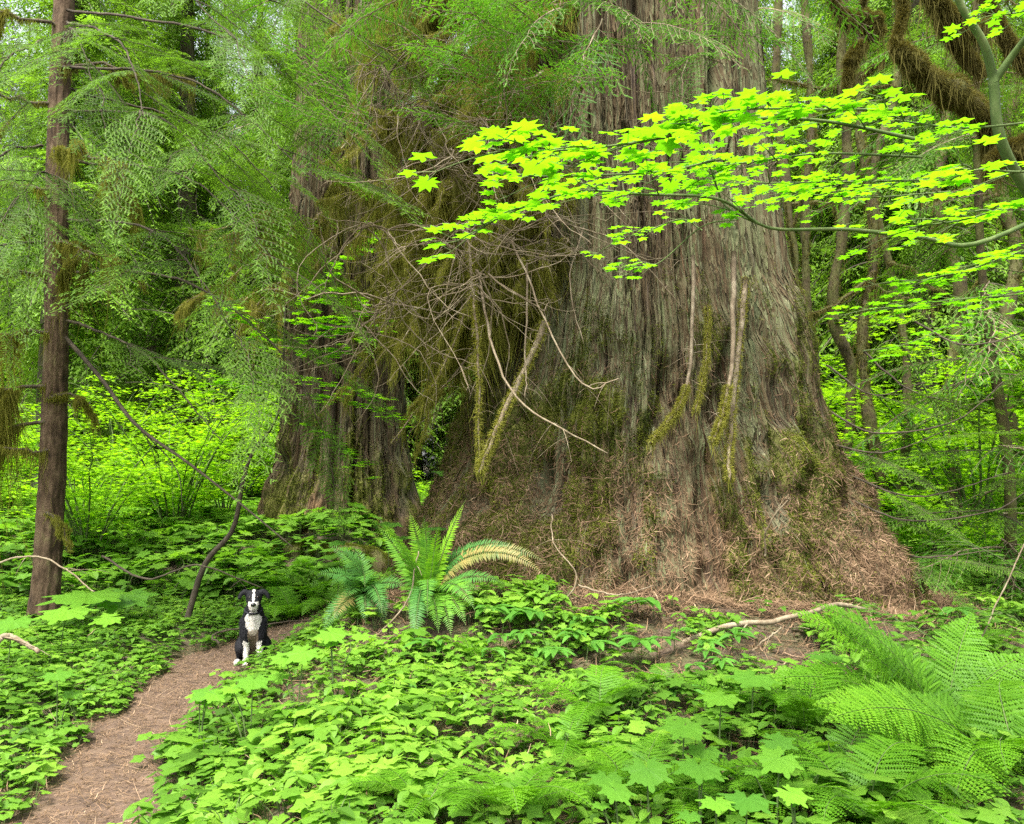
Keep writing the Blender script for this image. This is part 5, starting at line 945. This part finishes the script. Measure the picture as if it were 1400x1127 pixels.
db = at(345, 903, 7.55); db[2] = float(hgt(db[0], db[1])) + .012
dog = empty('dog', db, 'young black and white dog with floppy ears sitting on the path facing the camera', 'dog', rz=R(15)); em.name = 'body'
o = bpy.data.objects.new('body', em); C.objects.link(o); o.parent = dog
frg = rg(910); fi = frg.integers(0, nvt, 26000); fp, fn = co[fi], no[fi]; fd = nrm(fn * .55 + frg.normal(0, .28, fn.shape) + A([0, .15, -.8])); fl_ = np.where(co[fi][:, 2] > .50, .006, .014)[:, None] * frg.uniform(.6, 1.3, (len(fi), 1)); fs = nrm(np.cross(fd, fn)) * .0016
g = G(); g.add(np.stack([fp - fs, fp + fs, fp + fd * fl_], 1).reshape(-1, 3), np.arange(len(fi) * 3).reshape(-1, 3), .5, 0, np.repeat(col[fi] * frg.uniform(.93, 1.07, (len(fi), 1)), 3, 0)); g.build('fur', [em.materials[0]], dog)
def ball(name, p, r, m, sc=(1, 1, 1), parent=dog):
    bm = bmesh.new(); bmesh.ops.create_icosphere(bm, subdivisions=3, radius=r); me = bpy.data.meshes.new(name); bm.to_mesh(me); bm.free(); me.polygons.foreach_set('use_smooth', np.ones(len(me.polygons), bool)); me.materials.append(m)
    o = bpy.data.objects.new(name, me); C.objects.link(o); o.parent = parent; o.location = p; o.scale = sc; return o
gl_ = dogmat('dog_nose_black', False, (.006, .006, .006), .25, .6); eyem = dogmat('dog_eye_brown', False, (.012, .006, .003), .15, .5)
ball('nose', (0, -.168, .530), .0205, gl_, (1.15, .8, .85))
for s in (-1, 1): ball('eye', (s * .034, -.066, .580), .0105, eyem)
g = G(); a = np.linspace(0, 2 * math.pi, 25)[:-1]; g.add(*tube(np.stack([.074 * np.cos(np.append(a, a[0])), -.002 + .074 * np.sin(np.append(a, a[0])), .468 - .03 * -np.sin(np.append(a, a[0]))], -1), .009, 6, False)); g.build('collar', [dogmat('collar_webbing', False, (.01, .01, .015), .6)], dog, smooth=True)
ball('tag', (-.045, -.072, .43), .010, dogmat('tag_metal', False, (.5, .5, .5), .3, .8), (1, .3, 1))
g = G(); g.add(*tube(A([[-.022, -.146, .500], [-.010, -.158, .493], [0, -.161, .496], [.010, -.158, .493], [.022, -.146, .500]]), .0022, 4)); g.build('mouth', [gl_], dog)
